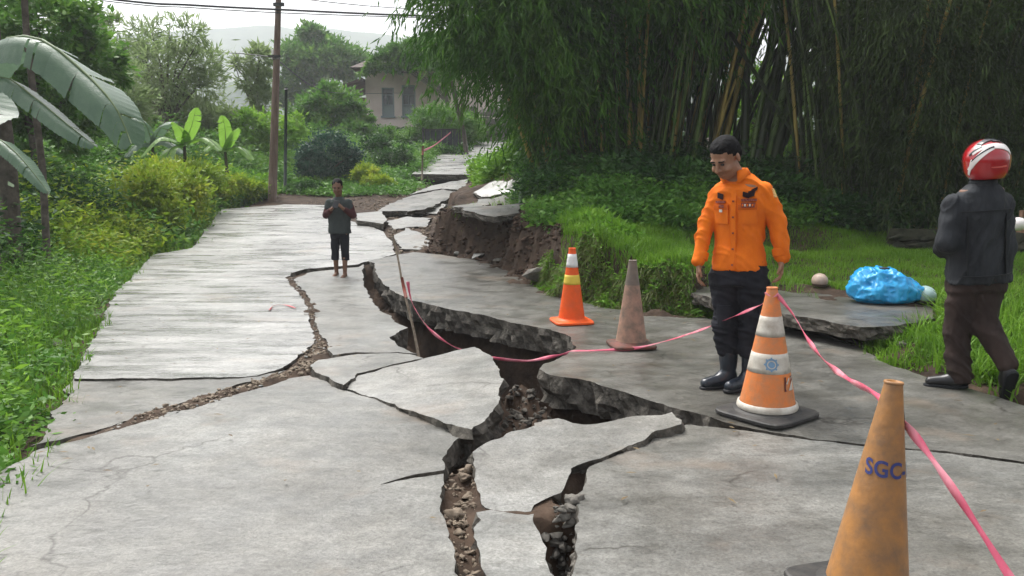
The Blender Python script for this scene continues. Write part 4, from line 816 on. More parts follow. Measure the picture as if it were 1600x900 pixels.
def sdf_obj(name, s, mt, parent=None, wr=0, f=(9, 9, 16), seed=0, loc=None, fold=0, fdir=(7, 4, 9)):
    V, F = s.mesh()
    if wr: V = wrinkle(V, wr, f, seed)
    o = mesh_np(name, V, F, mt, parent, True, loc)
    if fold:
        me = o.data; n = len(me.vertices); N = np.empty(n * 3, np.float32); me.vertices.foreach_get('normal', N); N = N.reshape(-1, 3); a = fdir
        u = V[:, 0] * a[0] + V[:, 1] * a[1] + V[:, 2] * a[2]; w_ = fbm(V[:, 0] * 4, V[:, 1] * 4, V[:, 2] * 4, 2)
        r = (1 - np.abs(vnoise(u + w_ * .9, V[:, 0] * 3 + seed, V[:, 1] * 3))) ** 3 + .6 * (1 - np.abs(vnoise(u * 2.1 + w_, V[:, 1] * 5 + seed, V[:, 2] * 4))) ** 4
        V = V + N * (fold * (r - .5))[:, None]; me.vertices.foreach_set('co', V.astype(np.float32).ravel()); me.update()
    return o
def patch(name, s, org, uax, vax, dr, pts_uv, mt, parent, off=.003, thick=.004, n=8, quad=None):
    """a flat thing sewn on a surface: a quad in (u, v) round org is dropped along dr until it meets s"""
    org, uax, vax, dr = [np.array(a, float) for a in (org, uax, vax, dr)]; q = np.array(pts_uv, float); V = []
    for j in range(n + 1):
        for i in range(n + 1):
            a, b = i / n, j / n; uv = (q[0] * (1 - a) + q[1] * a) * (1 - b) + (q[3] * (1 - a) + q[2] * a) * b; V.append(org + uax * uv[0] + vax * uv[1])
    V = np.array(V); t = np.zeros(len(V))
    for _ in range(60): t += np.clip(s(V + dr * t[:, None]), -.01, .03) * .8
    T0 = V + dr * (t - off - thick)[:, None]; T1 = V + dr * (t + .004)[:, None]; m = n + 1; F = [(j * m + i, j * m + i + 1, (j + 1) * m + i + 1, (j + 1) * m + i) for j in range(n) for i in range(n)]
    k = m * m; rim = [i for i in range(m)] + [j * m + n for j in range(1, m)] + [n * m + i for i in range(n - 1, -1, -1)] + [j * m for j in range(n - 1, 0, -1)]
    F += [(rim[(i + 1) % len(rim)], rim[i], rim[i] + k, rim[(i + 1) % len(rim)] + k) for i in range(len(rim))]
    return mesh_py(name, [Vector(v) for v in np.concatenate([T0, T1])], F, mt, parent, False)
def cloth(name, c1, c2, rough=.85, b=.006, sc=14, st=(1, 1, .45), spec=.2): return mat(name, c1, rough, spec, b, sc, c2, 6, 6, coord='obj', stretch=st)
SKIN = mat('brown_skin', (.24, .125, .075), .5, .4, .001, 120, (.31, .165, .10), 18, 4, coord='obj'); SKIN.node_tree.nodes['Principled BSDF'].inputs['Subsurface Weight'].default_value = .08
SKIN2 = mat('dark_brown_skin', (.15, .075, .045), .55, .4, .001, 120, (.20, .105, .065), 18, 4, coord='obj')
HAIR = mat('black_hair', (.003, .003, .0035), .7, .12, .006, 160, (.008, .008, .009), 60, coord='obj')
def hand(s, w, fwd, nrm, thumb, curl=.5, sc=1.0, k=.006):
    """palm and five fingers from wrist w; nrm is out of the palm, thumb the thumb's side"""
    w, f, n, t = [np.array(a, float) for a in (w, fwd, nrm, thumb)]; f /= np.linalg.norm(f); n -= f * (n @ f); n /= np.linalg.norm(n); t = t - f * (t @ f) - n * (t @ n); t /= np.linalg.norm(t)
    for o in (-.022, 0, .022): s.cap(w + f * .015 * sc + t * o * .6 * sc, w + f * .085 * sc + t * o * sc, .0155 * sc, .0125 * sc, .012)
    for o, L in ((.031, .072), (.010, .082), (-.011, .076), (-.031, .060)):
        b = w + f * .088 * sc + t * o * sc; a1 = curl * .6; d = f * math.cos(a1) + n * math.sin(a1); p1 = b + d * L * .45 * sc; a2 = curl * 1.5; d = f * math.cos(a2) + n * math.sin(a2); p2 = p1 + d * L * .32 * sc; a3 = curl * 2.2; d = f * math.cos(a3) + n * math.sin(a3); p3 = p2 + d * L * .23 * sc
        s.cap(b, p1, .0095 * sc, .0088 * sc, k); s.cap(p1, p2, .0088 * sc, .0080 * sc, .004); s.cap(p2, p3, .0080 * sc, .0068 * sc, .004)
    b = w + f * .03 * sc + t * .028 * sc; p1 = b + (f * .7 + t * .55 + n * .3) * .042 * sc; p2 = p1 + (f * .9 + t * .1 + n * .4) * .032 * sc; s.cap(b, p1, .0125 * sc, .0105 * sc, .01); s.cap(p1, p2, .0105 * sc, .008 * sc, .004)
def rotm(yaw, pitch, roll=0):
    return np.array(Matrix.Rotation(yaw, 3, 'Z') @ Matrix.Rotation(pitch, 3, 'X') @ Matrix.Rotation(roll, 3, 'Y'))
def head(s, c, Rm, sc=1.0):
    c = np.array(c, float); g = lambda *p: c + Rm @ (np.array(p) * sc); e = lambda p, r, k=.015, sub=False: s.ell(g(*p), np.array(r) * sc, Rm, k, sub)
    e((0, .012, .035), (.073, .092, .078)); e((0, -.030, -.02), (.060, .062, .075)); e((0, -.045, -.075), (.036, .036, .032), .03); e((0, -.01, -.06), (.056, .05, .045), .03)
    s.cap(g(-.036, -.078, .026), g(.036, -.078, .026), .011 * sc, None, .014)
    for k in (-1, 1):
        e((.028 * k, -.094, .010), (.017, .012, .011), .008, True); e((.036 * k, -.070, -.028), (.022, .022, .018), .015); e((.074 * k, .012, -.005), (.008, .018, .030), .004)
    s.cap(g(0, -.090, .018), g(0, -.112, -.022), .008 * sc, .012 * sc, .008); e((.012, -.100, -.024), (.010, .010, .008), .005); e((-.012, -.100, -.024), (.010, .010, .008), .005)
    e((0, -.090, -.047), (.024, .010, .006), .004); e((0, -.088, -.058), (.020, .010, .007), .004); e((0, -.103, -.0525), (.017, .008, .0020), .002, True)
    return g
def eyes(g, Rm, sc, parent, s):
    for k in (-1, 1):
        q = SDF(.003); q.ell(g(.028 * k, -.083, .009), np.array((.012, .008, .008)) * sc, Rm); sdf_obj('eye', q, M['eye'], parent)
        patch('eyebrow', s, g(.029 * k, -.16, .030), Rm @ np.array([1, 0, 0]), Rm @ np.array([0, 0, 1]), Rm @ np.array([0, 1, 0]), np.array([(-.017, -.004), (.017, -.003), (.016, .002), (-.016, .003)]) * sc, HAIR, parent, 0, .002, 3)
M['eye'] = mat('dark_eye', (.02, .015, .012), .2, .5)
def Rz2(a, v): c, s_ = math.cos(a), math.sin(a); return (v[0] * c - v[1] * s_, v[0] * s_ + v[1] * c, v[2])

# ---- the man in orange, standing and looking down into the crack
gp0 = G(1150, 607, Rz); man_at = Vector((gp0.x, gp0.y, 0.004)); yaw = -R_(33)   # faces the camera's left
s = SDF(.0065); Rm = rotm(-R_(46), R_(33)); g = head(s, (-.090, -.052, 1.500), Rm, 1.10)
s.cap((.01, .01, 1.36), (-.055, -.015, 1.46), .056, .052, .03)
s.loft([(.80, .015, 0, .14, .10), (1.0, .015, 0, .135, .095), (1.2, .02, 0, .16, .10), (1.32, .02, 0, .15, .085), (1.38, .015, 0, .08, .06)], yaw, .03)
LS, LE, LW = (.145, -.078, 1.290), (.220, -.095, 1.075), (.242, -.135, .855); RS, RE, RW = (-.094, .078, 1.275), (-.170, .075, 1.07), (-.240, .005, .835)
for a, b, c in ((LS, LE, LW), (RS, RE, RW)): s.cap(a, b, .045, .036, .02); s.cap(b, c, .036, .026, .01)
hand(s, LW, (-.02, -.12, -1), (-1, .25, 0), (-.2, -1, 0), .62, .98); hand(s, RW, (-.12, -.12, -1), (1, -.3, 0), (-.3, -1, 0), .55, .98)
LH, LK, LA = (.085, -.05, .80), (.085, -.06, .43), (.075, -.035, .09); RH, RK, RA = (-.055, .05, .80), (-.06, .03, .43), (-.035, .02, .09)
for a, b, c in ((LH, LK, LA), (RH, RK, RA)): s.cap(a, b, .075, .05, .02); s.cap(b, c, .05, .035, .02)
man = sdf_obj('person', s, SKIN, None, loc=man_at); man.rotation_euler.y = -R_(1.8)
tag(man, 'man in a bright orange shirt and black trousers looking down at the crack', 'person'); body = s
sh = SDF(.008)
sh.loft([(.775, .012, 0, .168, .128), (.84, .012, 0, .165, .124), (.95, .012, 0, .154, .112), (1.08, .014, 0, .158, .112), (1.2, .018, 0, .172, .116), (1.28, .02, 0, .176, .106), (1.335, .018, .004, .145, .088), (1.39, .012, .008, .092, .070), (1.415, .004, .01, .068, .062)], yaw, .02, 2.2)
sh.cap(LS, (.228, -.095, 1.09), .055, .050, .025).cap((.232, -.095, 1.09), (.250, -.13, .875), .052, .045, .02)
sh.cap(RS, (-.180, .075, 1.08), .054, .048, .025).cap((-.185, .075, 1.08), (-.245, .008, .855), .050, .044, .02)
sh.cut((0, 0, .79), (0, 0, -1)); sh.ell((-.055, -.06, 1.44), (.055, .05, .085), None, .02, True)
ORG = cloth('bright_orange_cotton', (.66, .135, .008), (.80, .185, .012), .85, .014, 7, (1.3, 1.3, .7))
shirt = sdf_obj('shirt', sh, ORG, man, .004, (9, 9, 12), 3, None, .012, (9, 5, 10))
fwd = np.array([-math.sin(R_(33)), -math.cos(R_(33)), 0]); rgt = np.array([math.cos(R_(33)), -math.sin(R_(33)), 0]); up3 = np.array([0, 0, 1.])
def on_chest(nm, u, z, w_, h_, mt, off=.002, th=.004, sk=0): return patch(nm, sh, np.array([.015, 0, z]) + fwd * .30 + rgt * u, rgt, up3, -fwd, [(-w_ / 2, -h_ / 2 - sk), (w_ / 2, -h_ / 2 + sk), (w_ / 2, h_ / 2 + sk), (-w_ / 2, h_ / 2 - sk)], mt, man, off + .006, th)
ORG2 = cloth('orange_cotton_darker_seam', (.50, .09, .006), (.62, .12, .01)); BLK = mat('black_embroidery', (.02, .008, .01), .8, .2); MAR = mat('maroon_embroidery', (.12, .012, .012), .8, .2, 0, 10, (.35, .12, .08), 130, 2, coord='obj'); WHT = mat('white_embroidery', (.7, .66, .6), .8)
on_chest('placket', 0, 1.05, .032, .50, ORG, .002, .004)
for z in (.83, .93, 1.03, 1.13, 1.23): on_chest('button', .0, z, .011, .011, MAR, .008, .004)
for u in (-.085, .085): on_chest('pocket', u, 1.145, .10, .115, ORG, .001, .004); on_chest('pocket_flap', u, 1.192, .104, .032, ORG2, .007, .004)
# embroidered emblems: a dark winged mark, a name strip and a unit strip, left and right of the buttons
on_chest('emblem', .105, 1.275, .036, .040, BLK, .004, .003, .006); on_chest('emblem', .074, 1.268, .036, .030, BLK, .004, .003, -.006); on_chest('emblem', .118, 1.298, .028, .020, BLK, .006, .003, .008)
on_chest('name_strip', .092, 1.236, .088, .016, MAR, .004, .003); on_chest('unit_strip', .090, 1.205, .076, .030, MAR, .014, .003)
for i in range(5): on_chest('stitched_letter', .062 + .014 * i, 1.205, .007, .014, WHT if i % 2 else ORG, .019, .002)
on_chest('emblem', -.092, 1.262, .040, .034, BLK, .004, .003, -.006); on_chest('name_strip', -.09, 1.225, .070, .014, MAR, .004, .003); on_chest('emblem', -.078, 1.198, .034, .020, MAR, .014, .003); on_chest('emblem', -.083, 1.170, .020, .018, WHT, .012, .003)
pd = np.array([.75, -.66, 0]); patch('sleeve_patch', sh, np.array([.19, -.09, 1.27]) + pd * .2, np.array([.66, .75, 0]), up3, -pd, [(-.028, -.022), (.028, -.022), (.024, .032), (-.024, .032)], mat('sleeve_badge', (.62, .36, .10), .8, .2, 0, 10, (.85, .62, .30), 90, 3, coord='obj'), man, .004, .004)
for S_, E_ in ((LW, LE), (RW, RE)):
    q = SDF(.006); a, b = np.array(S_), np.array(E_); d = (b - a) / np.linalg.norm(b - a); q.cap(a + d * .028, a + d * .062, .0465, .048); q.cut(a + d * .022, -d); q.cut(a + d * .075, d); sdf_obj('cuff', q, ORG, man, .002)
# collar: two folded wings and a band round the neck
V, F = [], []
cc = Vector((-.010, .004, 1.392)); nseg = 26
for i in range(nseg + 1):
    a = -math.pi / 2 - R_(33) + R_(24) + (2 * math.pi - R_(48)) * i / nseg; d = Vector((math.cos(a), math.sin(a), 0)); e = 1 - abs(i / nseg - .5) * 2; front = max(0, 1 - e * 3.2)
    top = cc + d * .064 + Vector((0, 0, .040 - .018 * front)); fold = cc + d * .073 + Vector((0, 0, .043 - .018 * front)); low = cc + d * (.096 + .012 * front) + Vector((0, 0, .006 - .060 * front)); inn = cc + d * .060 + Vector((0, 0, -.02))
    V += [inn, top, fold, low]
for i in range(nseg):
    for k in range(3): F.append((i * 4 + k, i * 4 + k + 1, i * 4 + 5 + k, i * 4 + 4 + k))
o = mesh_py('collar', V, F, ORG, man, True); m_ = o.modifiers.new('s', 'SOLIDIFY'); m_.thickness = .005
hr = SDF(.006); hc = np.array((-.090, -.052, 1.500)); hg = lambda *p: hc + Rm @ (np.array(p) * 1.10)
K11 = np.array([1.10] * 3); hr.ell(hg(0, .022, .045), K11 * (.080, .092, .078), Rm); hr.ell(hg(0, -.002, .082), K11 * (.058, .066, .032), Rm); hr.ell(hg(0, .055, .0), K11 * (.070, .058, .065), Rm); hr.ell(hg(0, -.105, .005), K11 * (.085, .062, .062), Rm, .012, True); hr.ell(hg(0, .02, -.07), K11 * (.10, .055, .072), Rm, .01, True)
sdf_obj('hair', hr, HAIR, man, .003, (60, 60, 60)); eyes(g, Rm, 1.1, man, body)
tr = SDF(.008); tr.loft([(.70, .012, 0, .165, .125), (.80, .012, 0, .160, .12), (.84, .012, 0, .155, .11)], yaw, .03)
tr.cap((.085, -.05, .74), (.088, -.065, .43), .094, .074, .05).cap((.088, -.065, .43), (.080, -.05, .27), .078, .078, .03).cap((-.055, .05, .74), (-.065, .03, .43), .092, .074, .05).cap((-.065, .03, .43), (-.05, .03, .27), .076, .076, .03)
tr.ell((.09, -.065, .37), (.088, .088, .03), None, .02).ell((-.062, .03, .385), (.084, .084, .03), None, .02)
BLKT = cloth('black_cotton', (.008, .009, .013), (.020, .021, .028), .85, .012, 10)
sdf_obj('trousers', tr, BLKT, man, .006, (14, 14, 16), 8, None, .014, (6, 4, 16))
for nm, u, y_ in (('cargo_pocket', .0, -.2), ):
    patch('cargo_pocket', tr, (.17, -.25, .50), (.85, -.5, 0), (0, 0, 1), (-.25, .97, 0), [(-.05, -.07), (.05, -.07), (.05, .06), (-.05, .06)], BLKT, man, .008, .006)
    patch('cargo_pocket', tr, (-.09, -.25, .50), (.9, -.3, 0), (0, 0, 1), (0, 1, 0), [(-.045, -.07), (.045, -.07), (.045, .06), (-.045, .06)], BLKT, man, .008, .006)
RUB = mat('wet_dark_rubber', (.010, .013, .020), .28, .5, .002, 40, (.02, .028, .04), 8, coord='obj')
for (ax0, ay0), ang in (((.080, -.04), R_(250)), ((-.045, .03), R_(232))):
    # foot pointing to the camera's left
    d = np.array([-.90, -.42, 0]) if ax0 > 0 else np.array([-.95, -.30, 0]); d = d / np.linalg.norm(d); a = np.array([ax0, ay0, 0.])
    q = SDF(.006); q.cap(a + [0, 0, .10], a + [.004, 0, .30], .050, .068, .02); q.cap(a + d * -.02 + [0, 0, .055], a + d * .03 + [0, 0, .062], .046, .050, .03); q.cap(a + d * .03 + [0, 0, .055], a + d * .165 + [0, 0, .040], .048, .036, .03); q.cut((0, 0, .012), (0, 0, -1)); q.cut((0, 0, .315), (0, 0, 1))
    b_ = sdf_obj('boot', q, RUB, man, .004, (20, 20, 14))
    q = SDF(.006); q.cap(a + d * -.035 + [0, 0, .012], a + d * .17 + [0, 0, .012], .047, .040); q.cut((0, 0, .024), (0, 0, 1)); q.cut((0, 0, .001), (0, 0, -1)); sdf_obj('sole', q, mat('boot_sole', (.012, .012, .014), .7), b_)

# ---- the rider walking away in a helmet
gp1 = G(1503, 607, Rz); rid_at = Vector((gp1.x, gp1.y, .004)); s = SDF(.0065); X0 = .09
def rx_(px, row, y=0): return ((px - 1503) * gp1.y / FOC * 1.0, y, (607 - row) * gp1.y / FOC)
nk = rx_(1535, 285); s.cap(nk, rx_(1537, 255), .06, .055, .02); s.ell(rx_(1537, 250), (.078, .095, .11), None)
s.loft([(.80, .10, 0, .15, .10), (1.0, .10, 0, .15, .10), (1.2, .11, 0, .18, .10), (1.30, .12, 0, .14, .08)], R_(8), .03)
lS, lE, lW = (-.075, -.02, 1.20), (-.115, -.05, .98), (-.05, .16, .90); rS, rE, rW = (.255, .02, 1.19), (.285, .0, .92), (.232, -.02, .655)
for a, b, c in ((lS, lE, lW), (rS, rE, rW)): s.cap(a, b, .045, .036, .02); s.cap(b, c, .036, .026, .01)
hand(s, lW, (.6, .8, .1), (0, 0, -1), (1, -.5, 0), .7, .95); hand(s, rW, (-.10, .05, -1), (-.6, .7, 0), (-.7, -.6, 0), .6, .95)
L1, L2, L3 = (.03, 0, .72), (-.015, .02, .40), (-.005, -.0, .09); R1, R2, R3 = (.155, .01, .72), (.13, -.03, .42), (.205, -.17, .17)
for a, b, c in ((L1, L2, L3), (R1, R2, R3)): s.cap(a, b, .08, .052, .02); s.cap(b, c, .052, .038, .02)
rider = sdf_obj('person', s, SKIN2, None, loc=rid_at); rider.rotation_euler.y = -R_(3.6); rider.location.x -= .01; tag(rider, 'person in a dark jacket and red and white helmet walking away with back turned', 'person')
jk = SDF(.008); jk.loft([(.685, .100, 0, .182, .140), (.74, .100, 0, .184, .142), (.85, .095, 0, .178, .135), (1.0, .096, 0, .178, .130), (1.14, .104, 0, .190, .126), (1.22, .108, 0, .185, .112), (1.28, .115, 0, .145, .092), (1.325, .125, .0, .085, .075)], R_(8), .02, 2.3)
jk.cap(lS, lE, .070, .064, .04).cap(lE, (-.07, .10, .915), .068, .054, .03).cap(rS, rE, .070, .060, .04).cap(rE, (.240, -.018, .69), .060, .048, .03); jk.cut((0, 0, .70), (0, 0, -1))
JM = cloth('dark_grey_jacket', (.013, .015, .018), (.032, .036, .041), .75, .03, 9)
sdf_obj('jacket', jk, JM, rider, .005, (9, 9, 9), 5, None, .013, (11, 4, -5))
q = SDF(.006); q.loft([(1.29, .125, 0, .088, .078), (1.36, .128, 0, .082, .074)], 0, .01); q.cut((0, 0, 1.355), (0, .0, 1)); sdf_obj('collar', q, JM, rider, .002)
JD = mat('jacket_seam', (.008, .010, .012), .8)
for z, hh in ((1.165, .007), (.755, .007)): patch('seam', jk, (.105, -.4, z), (1, 0, 0), (0, 0, 1), (0, 1, 0), [(-.17, -hh / 2), (.17, -hh / 2), (.17, hh / 2), (-.17, hh / 2)], JD, rider, .012, .003, 14)
for u in (-.03, .22): patch('seam', jk, (u, -.4, .95), (1, 0, .0), (0, 0, 1), (0, 1, 0), [(-.003, -.19), (.003, -.19), (.003, .19), (-.003, .19)], JD, rider, .012, .003, 14)
tr = SDF(.008); tr.loft([(.66, .09, 0, .165, .12), (.76, .095, 0, .17, .12)], 0, .03)
tr.cap((.015, 0, .68), (-.02, .02, .40), .096, .078, .05).cap((-.02, .02, .40), (-.005, 0, .075), .078, .072, .03).cap((.165, 0, .68), (.135, -.03, .43), .096, .076, .05).cap((.135, -.03, .43), (.205, -.165, .185), .074, .060, .03); tr.cut((0, 0, .04), (0, 0, -1))
sdf_obj('trousers', tr, cloth('dark_brown_trousers', (.022, .014, .012), (.048, .032, .027), .8, .012, 10), rider, .006, (14, 14, 10), 2, None, .013, (12, 4, 7))
SHOE = mat('black_leather_shoe', (.010, .010, .011), .35, .5, .001, 60)
def shoe(par, a, d, upv, L=.25):
    a, d, u = [np.array(t, float) for t in (a, d, upv)]; d /= np.linalg.norm(d); u -= d * (u @ d); u /= np.linalg.norm(u)
    q = SDF(.006); q.cap(a, a + d * .05 + u * .0, .040, .044, .02); q.cap(a + d * .05, a + d * (L - .075) - u * .012, .044, .032, .03); q.cap(a, a + u * .06, .038, .04, .02); q.cut(a - u * .036, -u); o = sdf_obj('shoe', q, SHOE, par)
    q = SDF(.006); q.cap(a - u * .036 - d * .008, a + d * (L - .068) - u * .036, .042, .036); q.cut(a - u * .026, u); q.cut(a - u * .050, -u); sdf_obj('sole', q, JD, o)
shoe(rider, (-.005, -.005, .052), (-.85, .35, 0), (0, 0, 1)); shoe(rider, (.205, -.185, .135), (.10, .45, -.75), (.0, .9, .5))
# helmet
hc = np.array(rx_(1538, 249)); Hm = rotm(R_(180 - 14), R_(-8)); hel = SDF(.007)
hel.ell(hc + [0, 0, .012], (.132, .155, .128), Hm, .02); hel.ell(hc + Hm @ np.array([0, .015, -.055]), (.120, .130, .085), Hm, .03); hel.cut(hc + [0, 0, -.112], (0, 0, -1)); hel.ell(hc + Hm @ np.array([0, -.20, -.035]), (.10, .12, .055), Hm, .01, True)
RED = mat('glossy_red_shell', (.36, .008, .014), .18, .6, coat=.6); HW = mat('glossy_white_paint', (.72, .68, .66), .2, .6); HB = mat('glossy_black_panel', (.012, .012, .016), .15, .6)
hl = sdf_obj('helmet', hel, RED, rider)
def on_helmet(nm, az, el, w_, h_, tilt_, mt, off=.002):
    d = np.array([math.sin(R_(az)) * math.cos(R_(el)), -math.cos(R_(az)) * math.cos(R_(el)), math.sin(R_(el))]); u = np.cross([0, 0, 1], d); u /= np.linalg.norm(u); u = -u * -1; v = np.cross(d, u); t = R_(tilt_); u2 = u * math.cos(t) + v * math.sin(t); v2 = -u * math.sin(t) + v * math.cos(t)
    patch(nm, hel, hc + d * .30, u2, v2, -d, [(-w_ / 2, -h_ * .25), (w_ / 2, -h_ / 2), (w_ / 2, h_ / 2), (-w_ / 2, h_ * .3)], mt, hl, off, .003, 10)
on_helmet('stripe', -46, 10, .19, .044, 48, HW); on_helmet('stripe', -30, 38, .16, .032, 22, HW); on_helmet('stripe', 22, 36, .13, .065, -12, HW, .003); on_helmet('stripe', -68, -14, .10, .026, 66, HW)
on_helmet('stripe', 58, -2, .12, .016, -68, mat('gold_trim', (.55, .40, .16), .3)); on_helmet('stripe', -38, 22, .15, .010, 36, HB, .004); on_helmet('vent_panel', 8, 72, .17, .060, 8, HB, .004); on_helmet('vent_panel', 30, 58, .09, .02, -14, HB, .005)
on_helmet('stripe', 2, -14, .10, .010, 2, mat('faded_red_line', (.6, .12, .10), .3)); on_helmet('stripe', -58, 30, .09, .014, 40, HB, .004)

# ---- the barefoot boy on the road
gb = G(533, 430, Rz); boy_at = Vector((gb.x, gb.y, .004)); s = SDF(.006); k_ = gb.y / FOC
Rm = rotm(R_(6), R_(20)); g = head(s, (-.010, -.03, 1.205), Rm, .88); s.cap((0, .01, 1.03), (-.005, -.005, 1.14), .040, .042, .03)
s.loft([(.60, 0, 0, .11, .08), (.8, 0, 0, .11, .08), (.98, 0, 0, .13, .075), (1.05, 0, 0, .10, .06)], 0, .03)
bl_ = [((.135, 0, 1.00), (.185, -.02, .83), (.085, -.19, .93)), ((-.135, 0, 1.00), (-.175, -.02, .83), (-.06, -.19, .92))]
for a, b, c in bl_: s.cap(a, b, .034, .028, .02); s.cap(b, c, .028, .021, .01)
hand(s, bl_[0][2], (-.6, -.4, .6), (-.6, .3, -.3), (0, .3, 1), .7, .75); hand(s, bl_[1][2], (.6, -.4, .6), (.6, .3, -.3), (0, .3, 1), .7, .75)
for sx, fy in ((-.072, .05), (.066, -.07)):
    s.cap((sx * .95, 0, .60), (sx, fy * .4, .34), .060, .040, .02); s.cap((sx, fy * .4, .34), (sx, fy, .055), .042, .026, .02); a = np.array([sx, fy, 0]); s.cap(a + [0, .02, .030], a + [-.004, -.10, .022], .028, .024, .02)
    for i in range(5): s.cap(a + [-.026 + .012 * i, -.105, .018], a + [-.030 + .013 * i, -.135 + abs(i - 1.4) * .006, .014], .0095, .0075, .004)
boy = sdf_obj('person', s, SKIN2, None, loc=boy_at); tag(boy, 'barefoot boy in a grey green top looking at a phone on the wet road', 'person'); eyes(g, Rm, .88, boy, s)
ts = SDF(.008); ts.loft([(.575, 0, 0, .155, .11), (.75, 0, 0, .145, .105), (.92, 0, 0, .152, .098), (1.0, 0, 0, .140, .088), (1.045, 0, 0, .085, .065), (1.075, 0, 0, .050, .048)], 0, .02, 2.3)
ts.cap((.128, 0, .995), (.150, -.005, .93), .056, .054, .03).cap((-.128, 0, .995), (-.148, -.005, .93), .056, .054, .03); ts.cut((0, 0, .585), (0, 0, -1))
sdf_obj('top', ts, cloth('grey_green_cotton', (.030, .037, .036), (.058, .068, .066), .85, .01, 12), boy, .008, (12, 12, 14), 4)
SL = cloth('dark_maroon_sleeve', (.045, .014, .016), (.085, .03, .03), .85)
for a, b, c in bl_:
    q = SDF(.007); a, b, c = [np.array(t) for t in (a, b, c)]; q.cap(a * [1.04, 1, 1] - [0, 0, .03], b, .046, .044, .02); q.cap(b, b + (c - b) * .78, .044, .034, .02); sdf_obj('sleeve', q, SL, boy, .004)
tq = SDF(.008); tq.loft([(.53, 0, 0, .12, .09), (.62, 0, 0, .12, .09)], 0, .02)
for sx, fy in ((-.072, .05), (.066, -.07)): tq.cap((sx * .85, 0, .57), (sx * 1.1, fy * .5, .235), .066, .050, .012)
tq.cut((0, 0, .225), (0, 0, -1)); sdf_obj('shorts', tq, BLKT, boy, .007, (14, 14, 12), 6)
hr = SDF(.006); hg = lambda *p: np.array((-.010, -.03, 1.205)) + Rm @ (np.array(p) * .88); hr.ell(hg(0, .022, .045), np.array((.080, .092, .078)) * .88, Rm); hr.ell(hg(0, .055, 0), np.array((.07, .058, .065)) * .88, Rm); hr.ell(hg(0, -.108, -.005), np.array((.085, .062, .062)) * .88, Rm, .012, True); hr.ell(hg(0, .02, -.07), np.array((.10, .055, .072)) * .88, Rm, .01, True); sdf_obj('hair', hr, HAIR, boy, .003, (60, 60, 60))
ph = empty('phone', boy_at + Vector((.012, -.265, .985)), 'black phone held in front of the barefoot boy', 'phone'); o = part_box('case', (0, 0, 0), (.070, .010, .115), mat('black_phone', (.01, .01, .012), .3), ph, 0, .004); o.rotation_euler = (R_(-35), R_(12), 0)
o2 = part_box('screen', (0, .0075, 0), (.062, .002, .105), HB, ph); o2.rotation_euler = o.rotation_euler

# ------------------------------------------------------------------ traffic cones
def lathe(name, prof, mt, parent, n=40, smooth=True, close=False):
    V, F = [], []
    for r, z in prof:
        for k in range(n): V.append(Vector((r * math.cos(2 * math.pi * k / n), r * math.sin(2 * math.pi * k / n), z)))
    for i in range(len(prof) - 1):
        for k in range(n): F.append((i * n + k, i * n + (k + 1) % n, (i + 1) * n + (k + 1) % n, (i + 1) * n + k))
    return mesh_py(name, V, F, mt, parent, smooth)
def flat_to_cone(V, F, name, mt, parent, rad, ang, off=.0025):
    """wrap a flat print (x = along the cone, y = up) round a cone of radius rad(z)"""
    W = []
    for x, z in V: r = rad(z) + off; a = ang + x / rad(z); W.append(Vector((r * math.cos(a), r * math.sin(a), z)))
    return mesh_py(name, W, F, mt, parent)
def disc(cx, cz, r, n=20, sq=1): return [(cx + r * math.cos(2 * math.pi * k / n), cz + sq * r * math.sin(2 * math.pi * k / n)) for k in range(n)], [tuple(range(n))]
def plastic(name, c1, c2, dirt=.5): return mat(name, c1, .5, .4, .003, 25, c2, 11, 10, coord='obj', ramp=(.45 - .1 * dirt, .85 - .2 * dirt))
ORP = plastic('bright_orange_plastic', (.82, .10, .006), (.62, .09, .012), .2); ORD = plastic('scuffed_orange_plastic', (.72, .20, .04), (.42, .20, .10), .7); WHP = plastic('scuffed_white_band', (.60, .57, .50), (.36, .31, .25), .6); WH2 = plastic('clean_white_band', (.78, .78, .76), (.6, .6, .58), .2); YEL = plastic('yellow_band', (.72, .55, .06), (.6, .42, .06), .3)
GRB = plastic('faded_muddy_plastic', (.42, .24, .17), (.17, .125, .095), .9); GRB2 = plastic('grey_mud_plastic', (.20, .155, .12), (.12, .10, .085), .9); OCH = plastic('dull_ochre_plastic', (.40, .185, .055), (.20, .115, .06), .8); BKR = mat('black_rubber_base', (.018, .018, .019), .6, .4, .002, 40, (.05, .047, .042), 12, coord='obj')
